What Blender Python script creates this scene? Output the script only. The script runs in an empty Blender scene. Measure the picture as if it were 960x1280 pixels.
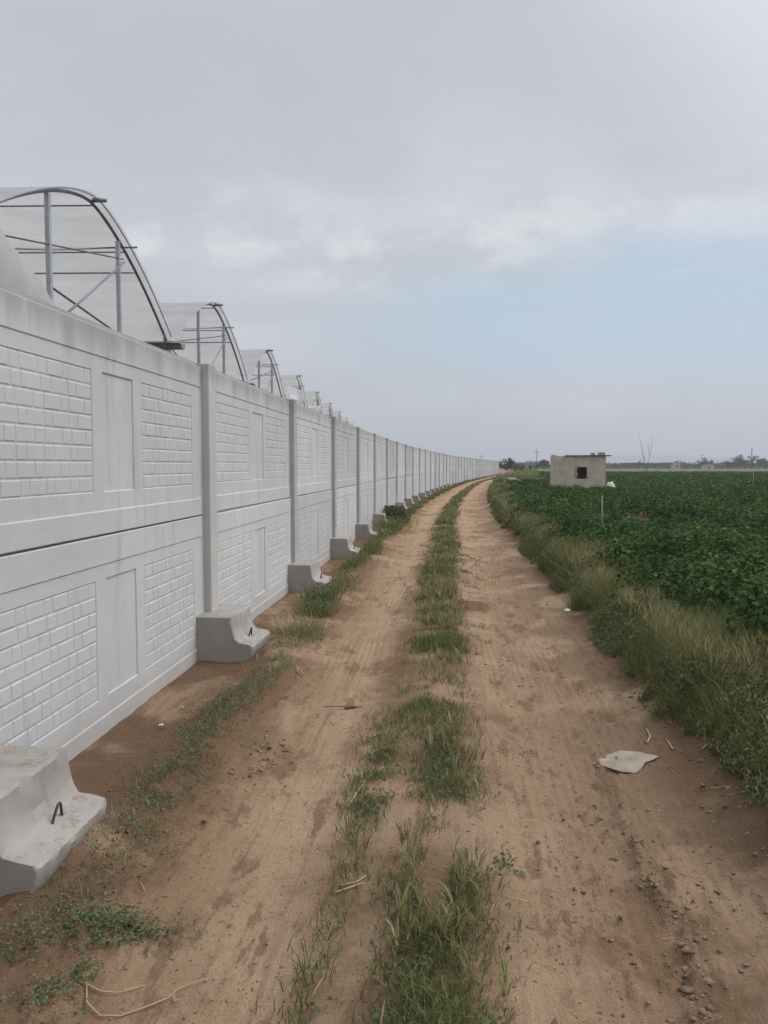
import bpy, bmesh, math, random
import numpy as np
from mathutils import Vector, Matrix

random.seed(7)
rng = np.random.default_rng(11)
scene = bpy.context.scene
col = scene.collection
R = math.radians

# ------------------------------------------------------------------ helpers
def link(o):
    col.objects.link(o)
    return o

def tag(o, label=None, cat=None, group=None, kind=None):
    if label: o['label'] = label
    if cat: o['category'] = cat
    if group: o['group'] = group
    if kind: o['kind'] = kind
    return o

def empty(name, loc=(0, 0, 0), rz=0.0):
    o = bpy.data.objects.new(name, None)
    o.empty_display_size = 0.2
    o.location = loc
    o.rotation_euler = (0, 0, rz)
    return link(o)

def obj(name, me, m=None, parent=None):
    o = bpy.data.objects.new(name, me)
    link(o)
    if m is not None and len(me.materials) == 0:
        me.materials.append(m)
    if parent is not None:
        o.parent = parent
    return o

def bm_mesh(name, bm, smooth=False):
    bmesh.ops.recalc_face_normals(bm, faces=bm.faces)
    me = bpy.data.meshes.new(name)
    bm.to_mesh(me)
    bm.free()
    if smooth:
        me.shade_smooth()
    return me

def add_box(bm, x0, x1, y0, y1, z0, z1, bevel=0.0):
    vs = [bm.verts.new((x, y, z)) for x in (x0, x1) for y in (y0, y1) for z in (z0, z1)]
    idx = [(0, 1, 3, 2), (4, 6, 7, 5), (0, 4, 5, 1), (2, 3, 7, 6), (0, 2, 6, 4), (1, 5, 7, 3)]
    fs = [bm.faces.new([vs[i] for i in f]) for f in idx]
    if bevel > 0:
        es = list({e for f in fs for e in f.edges})
        bmesh.ops.bevel(bm, geom=es, offset=bevel, segments=2, affect='EDGES', profile=0.6)

def add_tube(bm, pts, radii, n=8, caps=True):
    pts = [Vector(p) for p in pts]
    if not hasattr(radii, '__len__'):
        radii = [radii] * len(pts)
    rings = []
    ref = None
    for i, p in enumerate(pts):
        if i == 0: t = pts[1] - p
        elif i == len(pts) - 1: t = p - pts[i - 1]
        else: t = pts[i + 1] - pts[i - 1]
        t.normalize()
        if ref is None:
            ref = Vector((0, 0, 1)) if abs(t.z) < 0.9 else Vector((1, 0, 0))
        u = t.cross(ref)
        if u.length < 1e-4:
            u = t.cross(Vector((0.3, 1, 0.2)))
        u.normalize()
        v = u.cross(t).normalized()
        rings.append([bm.verts.new(p + (u * math.cos(a) + v * math.sin(a)) * radii[i])
                      for a in [2 * math.pi * k / n for k in range(n)]])
    for a, b in zip(rings, rings[1:]):
        for k in range(n):
            bm.faces.new((a[k], a[(k + 1) % n], b[(k + 1) % n], b[k]))
    if caps:
        bm.faces.new(rings[0][::-1])
        bm.faces.new(rings[-1])

def tube_mesh(name, pts, r, n=8):
    bm = bmesh.new()
    add_tube(bm, pts, r, n)
    return bm_mesh(name, bm, True)

def np_mesh(name, V, F, rnd=None, smooth=True):
    """V (N,3); F (M,k) with one k for the whole mesh"""
    V = np.asarray(V, dtype=np.float32); F = np.asarray(F, dtype=np.int32)
    k = F.shape[1]
    me = bpy.data.meshes.new(name)
    me.vertices.add(len(V)); me.vertices.foreach_set('co', V.ravel())
    me.loops.add(F.size); me.loops.foreach_set('vertex_index', F.ravel())
    me.polygons.add(len(F))
    me.polygons.foreach_set('loop_start', np.arange(0, F.size, k, dtype=np.int32))
    me.update(calc_edges=True)
    if rnd is not None:
        a = me.attributes.new('rnd', 'FLOAT', 'POINT')
        a.data.foreach_set('value', np.asarray(rnd, dtype=np.float32))
    if smooth:
        me.shade_smooth()
    return me

# value noise -------------------------------------------------------
_perm = np.random.default_rng(3).random((256, 256)).astype(np.float32)
def vnoise(x, y, s=1.0, seed=0):
    x = np.asarray(x, float) / s + seed * 17.31; y = np.asarray(y, float) / s + seed * 9.77
    xi = np.floor(x).astype(int); yi = np.floor(y).astype(int)
    fx = x - xi; fy = y - yi
    fx = fx * fx * (3 - 2 * fx); fy = fy * fy * (3 - 2 * fy)
    g = lambda a, b: _perm[a & 255, b & 255]
    return (g(xi, yi) * (1 - fx) + g(xi + 1, yi) * fx) * (1 - fy) + (g(xi, yi + 1) * (1 - fx) + g(xi + 1, yi + 1) * fx) * fy

def sstep(a, b, x):
    t = np.clip((np.asarray(x, float) - a) / (b - a), 0, 1)
    return t * t * (3 - 2 * t)

# ------------------------------------------------------------------ the lane: wall line x = xw(y), everything follows it
_Y = np.arange(-40, 4001, 0.5)
_S = np.interp(_Y, [-40, 14, 20, 28, 36, 50, 65, 80, 230, 300, 4000],
               [.084, .0885, .095, .115, .135, .15, .165, .20, .20, 0.0, 0.0])
_X = np.concatenate([[0], np.cumsum((_S[1:] + _S[:-1]) * 0.25)])
_X = _X - np.interp(0, _Y, _X) - 2.06
def xw(y): return np.interp(y, _Y, _X)
def slope(y): return np.interp(y, _Y, _S)

def ground_z(y, d):
    """height of the ground: y along, d across the lane measured from the wall"""
    y = np.asarray(y, float); d = np.asarray(d, float)
    near = 1 - sstep(40, 110, y)
    wob = (vnoise(y, d * 0, 2.3, 5) - .5) * .16
    z = -0.045 * np.exp(-((d + wob - 1.20) / .30) ** 2) - 0.05 * np.exp(-((d + wob - 2.75) / .38) ** 2)
    z += 0.025 * np.exp(-((d + wob - 1.92) / .28) ** 2) + 0.03 * np.exp(-((d - .62) / .2) ** 2)
    # bank up to the field
    e = 3.30 + wob * 1.3 + (vnoise(y, d, .5, 8) - .5) * .14
    z += 0.17 * sstep(0, .42, d - e) + .05 * sstep(.5, 1.2, d - e)
    # small relief
    soft = sstep(-.3, .2, d) * near
    z += (vnoise(y, d, .55, 1) - .5) * .015 * soft
    z += (vnoise(y, d, .16, 2) - .5) * .020 * soft
    z += (vnoise(y, d, .05, 3) - .5) * .011 * soft
    # stretched along the tracks: tyre streaks
    z += (vnoise(y * .09, d, .045, 4) - .5) * .007 * soft * sstep(2.2, 2.4, d) * (1 - sstep(3.2, 3.4, d))
    z += (vnoise(y * .11, d, .06, 6) - .5) * .005 * soft * sstep(.8, 1.0, d) * (1 - sstep(1.5, 1.7, d))
    # old tyre tread: fine ridges that run along the tracks and come and go
    tr = sstep(.48, .62, vnoise(y * .35, d, .5, 24)) * near * sstep(1.4, 2.0, y)
    z += .0045 * np.sin(2 * np.pi * (d + .03 * np.sin(y * .9)) / .052 + 1.6 * vnoise(y, d, .4, 25)) * tr * np.maximum(sstep(2.3, 2.45, d) * (1 - sstep(3.0, 3.15, d)), sstep(.95, 1.1, d) * (1 - sstep(1.45, 1.6, d)))
    z += .004 * np.sign(np.sin(2 * np.pi * (y + 1.2 * np.abs(d - 2.66)) / .085)) * sstep(.5, .6, vnoise(y * .3, d * .3, .6, 26)) * near * sstep(2.52, 2.56, d) * (1 - sstep(2.76, 2.80, d))
    # broken crust edge in the right track
    line = 2.86 + (vnoise(y, d * 0, .35, 12) - .5) * .10
    m = sstep(1.6, 2.0, y) * (1 - sstep(3.4, 4.6, y))
    z += m * (0.030 * np.exp(-((d - line) / .05) ** 2) * (.1 + 1.5 * sstep(.35, .6, vnoise(y, d, .055, 21))) - .022 * sstep(0, .04, d - line) * (1 - sstep(.3, .6, d - line)))
    # crumbs next to the wall
    z += (np.maximum(vnoise(y, d, .06, 14) * .7 + vnoise(y, d, .022, 19) * .3 - .55, 0)) * .10 * sstep(.35, .6, d) * (1 - sstep(.95, 1.2, d)) * near
    z += (np.maximum(vnoise(y, d, .055, 15) * .7 + vnoise(y, d, .02, 18) * .3 - .57, 0)) * .10 * sstep(2.3, 2.5, d) * (1 - sstep(3.3, 3.5, d)) * near
    # soil heaped against the footings
    for i_ in range(7):
        z += .055 * np.exp(-((d - .52) / .11) ** 2 - ((y - (2.99 + 3.407 * i_) - .05) / .34) ** 2) * (.4 + 1.1 * vnoise(y, d, .14, 33))
    # field clods
    z += (vnoise(y, d, .30, 16) - .5) * .07 * sstep(3.9, 4.3, d) * near
    return z

# ------------------------------------------------------------------ materials
def mat(name):
    m = bpy.data.materials.new(name); m.use_nodes = True
    nt = m.node_tree; nt.nodes.clear()
    out = nt.nodes.new('ShaderNodeOutputMaterial')
    return m, nt, out

class N:
    """tiny node-graph helper"""
    def __init__(s, nt): s.nt = nt
    def node(s, t, **kw):
        n = s.nt.nodes.new(t)
        for k, v in kw.items(): setattr(n, k, v)
        return n
    def put(s, sock, v):
        if isinstance(v, bpy.types.NodeSocket): s.nt.links.new(v, sock)
        elif hasattr(v, '__len__') and len(v) == 3 and sock.type == 'RGBA': sock.default_value = (*v, 1)
        else: sock.default_value = v
    def math(s, op, a, b=None, c=None, clamp=False):
        n = s.node('ShaderNodeMath', operation=op, use_clamp=clamp)
        s.put(n.inputs[0], a)
        if b is not None: s.put(n.inputs[1], b)
        if c is not None: s.put(n.inputs[2], c)
        return n.outputs[0]
    def noise(s, vec, scale, detail=4, rough=.55, dist=0.0):
        n = s.node('ShaderNodeTexNoise')
        if vec is not None: s.put(n.inputs['Vector'], vec)
        n.inputs['Scale'].default_value = scale; n.inputs['Detail'].default_value = detail
        n.inputs['Roughness'].default_value = rough; n.inputs['Distortion'].default_value = dist
        return n.outputs['Fac']
    def mapping(s, vec, scale=(1, 1, 1), loc=(0, 0, 0)):
        n = s.node('ShaderNodeMapping'); s.put(n.inputs['Vector'], vec)
        n.inputs['Scale'].default_value = scale; n.inputs['Location'].default_value = loc
        return n.outputs[0]
    def ramp(s, fac, stops, interp='LINEAR'):
        n = s.node('ShaderNodeValToRGB'); s.put(n.inputs[0], fac)
        cr = n.color_ramp; cr.interpolation = interp
        while len(cr.elements) < len(stops): cr.elements.new(1.0)
        for e, (p, c) in zip(cr.elements, stops):
            e.position = p; e.color = (c, c, c, 1) if not hasattr(c, '__len__') else (*c, 1)
        return n.outputs[0]
    def mix(s, fac, a, b, blend='MIX'):
        n = s.node('ShaderNodeMix', data_type='RGBA', blend_type=blend)
        s.put(n.inputs[0], fac); s.put(n.inputs[6], a); s.put(n.inputs[7], b)
        return n.outputs[2]
    def maprange(s, v, a, b, c=0.0, d=1.0, smooth=True):
        n = s.node('ShaderNodeMapRange', interpolation_type='SMOOTHSTEP' if smooth else 'LINEAR')
        s.put(n.inputs[0], v)
        for i, x in zip((1, 2, 3, 4), (a, b, c, d)): n.inputs[i].default_value = x
        return n.outputs[0]
    def bump(s, h, strength=.3, dist=.02, normal=None):
        n = s.node('ShaderNodeBump'); s.put(n.inputs['Height'], h)
        n.inputs['Strength'].default_value = strength; n.inputs['Distance'].default_value = dist
        if normal is not None: s.put(n.inputs['Normal'], normal)
        return n.outputs[0]
    def pbsdf(s, out, color, rough=.8, normal=None, metallic=0.0, spec=.3):
        n = s.node('ShaderNodeBsdfPrincipled')
        s.put(n.inputs['Base Color'], color); s.put(n.inputs['Roughness'], rough)
        n.inputs['Metallic'].default_value = metallic
        n.inputs['Specular IOR Level'].default_value = spec
        if normal is not None: s.put(n.inputs['Normal'], normal)
        if out is not None: s.nt.links.new(n.outputs[0], out.inputs[0])
        return n.outputs[0]

def mat_soil():
    m, nt, out = mat('lane_soil'); g = N(nt)
    uv = g.node('ShaderNodeUVMap', uv_map='lane').outputs[0]      # u = across the lane in metres, v = along it
    sep = g.node('ShaderNodeSeparateXYZ'); g.put(sep.inputs[0], uv)
    d, y = sep.outputs[0], sep.outputs[1]
    n1 = g.noise(uv, 1.7, 5, .6)
    n2 = g.noise(uv, 7.0, 5, .65)
    n3 = g.noise(uv, 45.0, 4, .7)
    dd = g.math('ADD', d, g.math('MULTIPLY', g.math('SUBTRACT', n1, .5), .55))
    dd = g.math('ADD', dd, g.math('MULTIPLY', g.math('SUBTRACT', n2, .5), .28))
    fac = g.math('DIVIDE', g.math('ADD', dd, 0.5), 6.0)
    P = lambda v: (v + .5) / 6.0
    base = g.ramp(fac, [(P(-.3), (.155, .108, .074)), (P(.42), (.132, .085, .055)), (P(.78), (.155, .102, .066)), (P(1.0), (.240, .166, .107)),
                        (P(1.4), (.335, .245, .165)), (P(1.62), (.185, .130, .086)), (P(2.12), (.175, .122, .080)), (P(2.35), (.285, .203, .135)),
                        (P(2.85), (.225, .162, .110)), (P(3.2), (.170, .122, .083)), (P(3.45), (.115, .080, .054)), (P(4.2), (.075, .054, .036))])
    # blotches: damp and dusty
    base = g.mix(g.maprange(g.noise(uv, .9, 6, .62, .6), .48, .62, 0, .6), base, (.36, .268, .185))
    base = g.mix(g.maprange(g.noise(g.mapping(uv, (1, .6, 1), (4, 9, 0)), 1.3, 6, .66), .52, .62, 0, .65), base, (.135, .084, .052))
    base = g.mix(g.maprange(g.noise(g.mapping(uv, (3.2, 1.1, 1), (1, 3, 0)), 2.0, 6, .7), .55, .61, 0, .6), base, (.130, .084, .053))
    st = g.noise(g.mapping(uv, (24, .8, 1)), 1.0, 4, .6)
    base = g.mix(g.maprange(st, .5, .72, 0, .42), base, (.150, .100, .065))
    base = g.mix(g.maprange(n3, .55, .70, 0, .55), base, (.120, .080, .052))
    base = g.mix(g.maprange(g.noise(uv, 110, 2, .6), .66, .76, 0, .5), base, (.36, .30, .23))
    # one damp spot beside the centre strip
    du = g.math('MULTIPLY', g.math('SUBTRACT', d, 2.36), 4.2); dv = g.math('MULTIPLY', g.math('SUBTRACT', y, 8.75), 2.2)
    rr = g.math('SQRT', g.math('ADD', g.math('MULTIPLY', du, du), g.math('MULTIPLY', dv, dv)))
    base = g.mix(g.maprange(g.math('ADD', rr, g.math('MULTIPLY', g.math('SUBTRACT', n2, .5), 1.2)), .6, 1.0, .85, 0), base, (.125, .075, .045))
    # the land beyond the crop: pale stubble, then dull green
    far = g.maprange(y, 125, 140, 0, 1)
    nf = g.noise(g.mapping(uv, (.02, .09, 1)), 1.0, 3)
    farc = g.ramp(nf, [(.3, (.065, .083, .036)), (.5, (.10, .112, .052)), (.62, (.07, .09, .038)), (.75, (.125, .125, .065))])
    m2 = g.math('MULTIPLY', far, g.maprange(d, 3.4, 6, 0, 1))
    base = g.mix(m2, base, farc)
    base = g.mix(g.math('MULTIPLY', g.maprange(y, 60, 120), g.maprange(d, 2.9, 4.2)), base, farc)
    fine = g.ramp(g.noise(uv, 240, 3, .75), [(.3, .72), (.5, 1.0), (.72, 1.22)])
    base = g.mix(1.0, base, fine, 'MULTIPLY')
    base = g.mix(1.0, base, (1.40, 1.315, 1.235), 'MULTIPLY')
    h = g.math('ADD', g.math('MULTIPLY', n3, .6), g.math('MULTIPLY', g.noise(uv, 19, 5, .7), 1.0))
    h = g.math('ADD', h, g.math('MULTIPLY', st, .5))
    h = g.math('ADD', h, g.math('MULTIPLY', g.noise(uv, 130, 4, .7), .5))
    g.pbsdf(out, base, .95, g.bump(h, 1.0, .028), spec=.1)
    return m

def mat_concrete(name, c0, c1, stain, bump=.25, scale=1.0, stain_amt=.6, base_z=None, dirt=0.0):
    m, nt, out = mat(name); g = N(nt)
    pos = g.node('ShaderNodeNewGeometry').outputs['Position']
    n1 = g.noise(pos, 1.1 * scale, 6, .6)
    n2 = g.noise(pos, 9 * scale, 5, .65)
    n3 = g.noise(pos, 90 * scale, 3, .6)
    c = g.mix(g.maprange(n1, .3, .7), c0, c1)
    run = g.noise(g.mapping(pos, (4.5, 4.5, .55)), 1.0 * scale, 5, .62)        # runs down the face
    c = g.mix(g.maprange(run, .55, .78, 0, stain_amt), c, stain)
    c = g.mix(g.maprange(n2, .58, .76, 0, stain_amt * .5), c, stain)
    c = g.mix(g.maprange(n3, .68, .76, 0, .25), c, tuple(x * .6 for x in c0))
    rnd = g.node('ShaderNodeObjectInfo').outputs['Random']
    tint = g.maprange(rnd, 0, 1, .87, 1.05, False)
    tn = g.node('ShaderNodeCombineColor'); [g.put(tn.inputs[q], tint) for q in range(3)]
    c = g.mix(1.0, c, tn.outputs[0], 'MULTIPLY')
    pores = g.node('ShaderNodeTexVoronoi'); g.put(pores.inputs['Vector'], pos); pores.inputs['Scale'].default_value = 26 * scale
    c = g.mix(g.math('MULTIPLY', g.maprange(pores.outputs['Distance'], .05, .12, .75, 0), g.maprange(n2, .52, .6)), c, tuple(x * .42 for x in c0))
    if base_z is not None:
        sep = g.node('ShaderNodeSeparateXYZ'); g.put(sep.inputs[0], pos)
        zz = g.math('ADD', sep.outputs[2], g.math('MULTIPLY', g.math('SUBTRACT', n2, .5), .35))
        c = g.mix(g.maprange(zz, .02, base_z, .45, 0), c, (.36, .305, .25))     # soil splashed up the foot
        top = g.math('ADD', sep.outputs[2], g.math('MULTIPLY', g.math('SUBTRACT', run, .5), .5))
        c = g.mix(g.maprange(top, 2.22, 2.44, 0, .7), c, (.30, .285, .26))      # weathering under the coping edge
    if dirt:
        nz = g.node('ShaderNodeSeparateXYZ'); g.put(nz.inputs[0], g.node('ShaderNodeNewGeometry').outputs['True Normal'])
        nd = g.math('ADD', g.math('MULTIPLY', g.noise(pos, 9, 6, .75), .6), g.math('MULTIPLY', g.noise(pos, 70, 3, .7), .4))
        c = g.mix(g.math('MULTIPLY', g.maprange(nz.outputs[2], .75, .97), g.maprange(nd, .50, .62, 0, dirt)), c, (.20, .14, .095))   # soil lying on the flat tops
    h = g.math('ADD', g.math('MULTIPLY', n3, .4), g.math('MULTIPLY', n2, .6))
    g.pbsdf(out, c, .88, g.bump(h, bump, .008), spec=.25)
    return m

def mat_simple(name, c, rough=.7, var=.25, scale=8, metallic=0.0, spec=.3, bump=.1):
    m, nt, out = mat(name); g = N(nt)
    co = g.node('ShaderNodeTexCoord').outputs['Object']
    n = g.noise(co, scale, 5, .6)
    cc = g.mix(g.maprange(n, .3, .7), tuple(x * (1 - var) for x in c), tuple(min(1, x * (1 + var)) for x in c))
    g.pbsdf(out, cc, rough, g.bump(g.noise(co, scale * 6, 3), bump, .006), metallic, spec)
    return m

def mat_leaf(name, stops, rough=.55, trans=.3, spec=.25):
    m, nt, out = mat(name); g = N(nt)
    a = g.node('ShaderNodeAttribute', attribute_name='rnd').outputs['Fac']
    c = g.ramp(a, stops)
    b = g.pbsdf(None, c, rough, None, spec=spec)
    t = g.node('ShaderNodeBsdfTranslucent'); g.put(t.inputs[0], c)
    mx = g.node('ShaderNodeMixShader'); mx.inputs[0].default_value = trans
    nt.links.new(b, mx.inputs[1]); nt.links.new(t.outputs[0], mx.inputs[2])
    nt.links.new(mx.outputs[0], out.inputs[0])
    return m

def mat_film(name, c0, c1, clear):
    m, nt, out = mat(name); g = N(nt)
    pos = g.node('ShaderNodeNewGeometry').outputs['Position']
    n = g.noise(g.mapping(pos, (.5, 2.2, 1.2)), .9, 5, .6)
    c = g.mix(g.maprange(n, .3, .7), c0, c1)
    b = g.pbsdf(None, c, .45, g.bump(n, .3, .05), spec=.35)
    t = g.node('ShaderNodeBsdfTranslucent'); g.put(t.inputs[0], c)
    mx = g.node('ShaderNodeMixShader'); mx.inputs[0].default_value = .5
    nt.links.new(b, mx.inputs[1]); nt.links.new(t.outputs[0], mx.inputs[2])
    tr = g.node('ShaderNodeBsdfTransparent')
    mx2 = g.node('ShaderNodeMixShader'); mx2.inputs[0].default_value = clear
    nt.links.new(mx.outputs[0], mx2.inputs[1]); nt.links.new(tr.outputs[0], mx2.inputs[2])
    nt.links.new(mx2.outputs[0], out.inputs[0])
    return m

M = {}
M['soil'] = mat_soil()
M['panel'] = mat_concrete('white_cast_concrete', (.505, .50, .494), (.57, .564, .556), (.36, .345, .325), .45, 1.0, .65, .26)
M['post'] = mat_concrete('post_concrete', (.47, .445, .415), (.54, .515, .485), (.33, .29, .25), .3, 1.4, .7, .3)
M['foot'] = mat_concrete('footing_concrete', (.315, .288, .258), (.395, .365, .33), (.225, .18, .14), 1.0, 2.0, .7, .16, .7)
M['hut'] = mat_concrete('hut_render', (.45, .40, .32), (.60, .54, .45), (.26, .22, .165), .9, 1.7, .95)
M['rust'] = mat_simple('rusty_steel', (.10, .075, .06), .7, .4, 30, .6)
M['galv'] = mat_simple('galvanised_steel', (.42, .44, .46), .45, .12, 12, .75, .5, .05)
M['gutter'] = mat_simple('gutter_steel', (.25, .26, .27), .55, .15, 10, .6, .5, .05)
M['cable'] = mat_simple('dark_cable', (.12, .12, .13), .6, .2, 20, .3)
M['film'] = mat_film('milky_film', (.56, .565, .56), (.66, .665, .66), .02)
M['torn'] = mat_film('torn_film', (.80, .80, .80), (.88, .88, .88), .05)
M['loose'] = mat_film('loose_film', (.60, .60, .57), (.70, .70, .67), .02)
M['crop'] = mat_leaf('potato_leaf', [(0, (.011, .028, .007)), (.35, (.030, .070, .016)), (.75, (.074, .134, .034)), (1, (.17, .225, .08))], .68, .3, .18)
M['grass'] = mat_leaf('verge_grass_blade', [(0, (.080, .102, .036)), (.4, (.142, .163, .056)), (.72, (.215, .215, .083)), (.9, (.32, .28, .14)), (1, (.46, .385, .23))], .65, .3)
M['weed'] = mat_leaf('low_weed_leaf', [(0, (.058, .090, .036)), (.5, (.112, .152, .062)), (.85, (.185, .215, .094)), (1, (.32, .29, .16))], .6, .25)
M['ear'] = mat_leaf('barley_ear', [(0, (.17, .18, .07)), (.5, (.27, .25, .11)), (1, (.46, .38, .21))], .6, .3)
M['straw'] = mat_leaf('dry_straw', [(0, (.30, .22, .11)), (.5, (.46, .36, .2)), (1, (.60, .50, .32))], .7, .2)
M['tree'] = mat_leaf('tree_leaf', [(0, (.022, .036, .02)), (.5, (.045, .068, .032)), (1, (.075, .10, .048))], .6, .2)
M['bark'] = mat_simple('bark', (.13, .10, .075), .9, .3, 14)
M['pole'] = mat_simple('pole_wood', (.13, .115, .10), .9, .2, 10)
M['white'] = mat_simple('white_sack', (.60, .59, .56), .6, .1, 12)
M['board'] = mat_simple('old_cardboard', (.275, .23, .18), .9, .2, 9)
M['stake'] = mat_simple('grey_stake', (.27, .25, .21), .85, .2, 20)
M['red'] = mat_simple('red_plastic', (.42, .06, .035), .5, .2, 30)
M['clod'] = mat_simple('dry_clod', (.20, .142, .096), .95, .4, 9, 0, .1, .5)
M['gravel'] = mat_simple('gravel', (.25, .215, .175), .95, .35, 9, 0, .1, .8)
M['block'] = mat_simple('loose_block', (.34, .32, .29), .9, .2, 14)
M['sheet'] = mat_simple('roof_sheet', (.10, .095, .09), .7, .3, 6)
M['dark'] = mat_simple('dark_void', (.02, .02, .02), .9, .1, 4)
M['farwall'] = mat_simple('far_render', (.34, .32, .28), .9, .12, 3)
M['farwhite'] = mat_simple('far_whitewash', (.44, .43, .40), .9, .1, 3)
M['farroof'] = mat_simple('far_roof', (.10, .10, .105), .8, .2, 2)
M['hill'] = mat_simple('far_hill', (.12, .125, .09), .95, .3, .01)

# ------------------------------------------------------------------ ground and lane
ys = [-30, -15, -8, -4, -1.5]
y = 0.0
while y < 260:
    ys.append(y)
    y += .06 if y < 1.4 else max(.0135, y * .0058)
ys += list(np.geomspace(265, 6000, 40))
ys = np.array(ys)
dfine = np.concatenate([np.arange(-.2, 3.0, .0145), np.arange(3.0, 4.4, .022)])
dl = -np.array([5000, 2500, 1200, 600, 300, 150, 80, 40, 20, 10, 6, 3, 1.5, .8, .45, .3])
dr = np.concatenate([np.linspace(4.45, 9, 24), np.geomspace(9.5, 5000, 50)])
ds = np.concatenate([dl, dfine, dr])
YY, DD = np.meshgrid(ys, ds, indexing='ij')
XX = xw(YY) + DD
ZZ = ground_z(YY, DD)
nr, nc = YY.shape
V = np.stack([XX, YY, ZZ], -1).reshape(-1, 3)
idx = np.arange(nr * nc).reshape(nr, nc)
Fq = np.stack([idx[:-1, :-1], idx[:-1, 1:], idx[1:, 1:], idx[1:, :-1]], -1).reshape(-1, 4)
UVv = np.stack([DD, YY], -1).reshape(-1, 2)
fd = DD[:-1, :-1].reshape(-1); fy = YY[:-1, :-1].reshape(-1)
sel = (fd > .9) & (fd < 3.33) & (fy < 260)
def sheet(name, F):
    used = np.unique(F); remap = np.full(len(V), -1, int); remap[used] = np.arange(len(used))
    me = np_mesh(name, V[used], remap[F])
    uvl = me.uv_layers.new(name='lane')
    uvl.data.foreach_set('uv', UVv[F.ravel()].astype(np.float32).ravel())
    return obj(name, me, M['soil'])
tag(sheet('ground', Fq[~sel]), kind='structure')
tag(sheet('dirt_track', Fq[sel]), kind='structure')

# ------------------------------------------------------------------ blade / leaf generators (stuff only)
def blades(px, py, pz, h, w, lean, rnd, az=None):
    n = len(px)
    az = rng.random(n) * 2 * np.pi if az is None else az
    fa = rng.random(n) * 2 * np.pi
    lx, ly = np.cos(az), np.sin(az)
    sx, sy = np.cos(fa), np.sin(fa)
    V = np.zeros((n, 6, 3))
    for i, (t, ww) in enumerate(((0, 1), (.55, .8), (1, .12))):
        off = lean * t ** 1.8 * h
        hz = h * t * np.sqrt(np.maximum(1 - (lean * t) ** 2 * .5, .15))
        for j, s in enumerate((-1, 1)):
            V[:, i * 2 + j, 0] = px + lx * off + s * sx * w * ww * .5
            V[:, i * 2 + j, 1] = py + ly * off + s * sy * w * ww * .5
            V[:, i * 2 + j, 2] = pz + hz
    b = np.arange(n)[:, None] * 6
    F = np.concatenate([b + np.array([0, 1, 3, 2]), b + np.array([2, 3, 5, 4])])
    return V.reshape(-1, 3), F, np.repeat(rnd, 6)

def leaves(P, nrm, size, rnd, aspect=.62, fold=.18):
    n = len(P)
    nrm = nrm / np.linalg.norm(nrm, axis=1, keepdims=True)
    a = rng.normal(size=(n, 3))
    u = a - nrm * (a * nrm).sum(1, keepdims=True); u /= np.linalg.norm(u, axis=1, keepdims=True)
    v = np.cross(nrm, u)
    s = size[:, None]
    V = np.zeros((n, 4, 3))
    V[:, 0] = P - u * s * .5
    V[:, 1] = P - u * s * .05 + v * s * aspect * .5 + nrm * s * fold
    V[:, 2] = P + u * s * .5 - nrm * s * .12
    V[:, 3] = P - u * s * .05 - v * s * aspect * .5 + nrm * s * fold
    b = np.arange(n)[:, None] * 4
    F = np.concatenate([b + np.array([0, 2, 1]), b + np.array([0, 3, 2])])
    return V.reshape(-1, 3), F, np.repeat(rnd, 4)

def merge(parts):
    Vs, Fs, Rs, o = [], [], [], 0
    for v, f, r in parts:
        Vs.append(v); Fs.append(f + o); Rs.append(r); o += len(v)
    return np.concatenate(Vs), np.concatenate(Fs), np.concatenate(Rs)

def scatter_lane(n, y0, y1, d0, d1, power=1.0):
    """random points in lane coordinates, denser nearby"""
    u = rng.random(n)
    if power == 1.0: y = y0 + (y1 - y0) * u
    else: y = np.exp(np.log(y0) + (np.log(y1) - np.log(y0)) * u)
    d = d0 + (d1 - d0) * rng.random(n)
    return y, d

# ---- centre strip
def strip_density(y, d):
    near = 1 - sstep(4.2, 4.7, y)
    mr = np.exp(-((d - 2.03) / .135) ** 2)
    ml = np.exp(-((d - np.interp(y, [2.2, 3.1, 4.4], [1.62, 1.69, 1.68])) / (.055 + .045 * sstep(2.9, 3.5, y))) ** 2) * (.22 + .78 * sstep(2.8, 3.3, y))
    mb = np.exp(-(np.abs(d - 1.92 + .04 * np.sin(y * .7)) / .215) ** 3)
    p = near * np.maximum(mr, ml * .85) + (1 - near) * mb
    p *= np.where(y < 6.5, sstep(.31, .52, vnoise(y, d, .5, 31) * .5 + vnoise(y, d, .14, 32) * .5), sstep(.26, .50, vnoise(y, d, .7, 31) * .5 + vnoise(y, d, .18, 32) * .5))
    gap = np.exp(-((y - 5.75) / .45) ** 2)
    p *= 1 - .85 * gap
    p *= 1 - .6 * sstep(60, 110, y)
    return p
def strip_grass(n, y0, y1, hs, ws, seed):
    y, d = scatter_lane(n, y0, y1, 1.35, 2.55, 0)
    keep = rng.random(n) < strip_density(y, d)
    y, d = y[keep], d[keep]
    k = len(y)
    clump = vnoise(y, d, .22, 41)
    h = hs * (.35 + 1.0 * clump) * (.6 + .7 * rng.random(k))
    w = ws * (.7 + .6 * rng.random(k)) * np.maximum(1, y / 7)
    yel = vnoise(y, d, .45, 43)
    r = np.clip(rng.random(k) * .55 + .40 * yel * (.5 + .8 * sstep(5, 12, y)) + (rng.random(k) > .86) * .4, 0, 1)
    return blades(xw(y) + d, y, ground_z(y, d) - .005, h, w, .25 + .75 * rng.random(k), r)
parts = [strip_grass(60000, 1.55, 7, .072, .0040, 1), strip_grass(44000, 6, 26, .085, .007, 2), strip_grass(20000, 24, 110, .09, .009, 3)]
tag(obj('median_grass', np_mesh('median_grass', *merge(parts)), M['grass']), 'low grass growing in the strip between the two wheel tracks', 'grass', kind='stuff')

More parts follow.
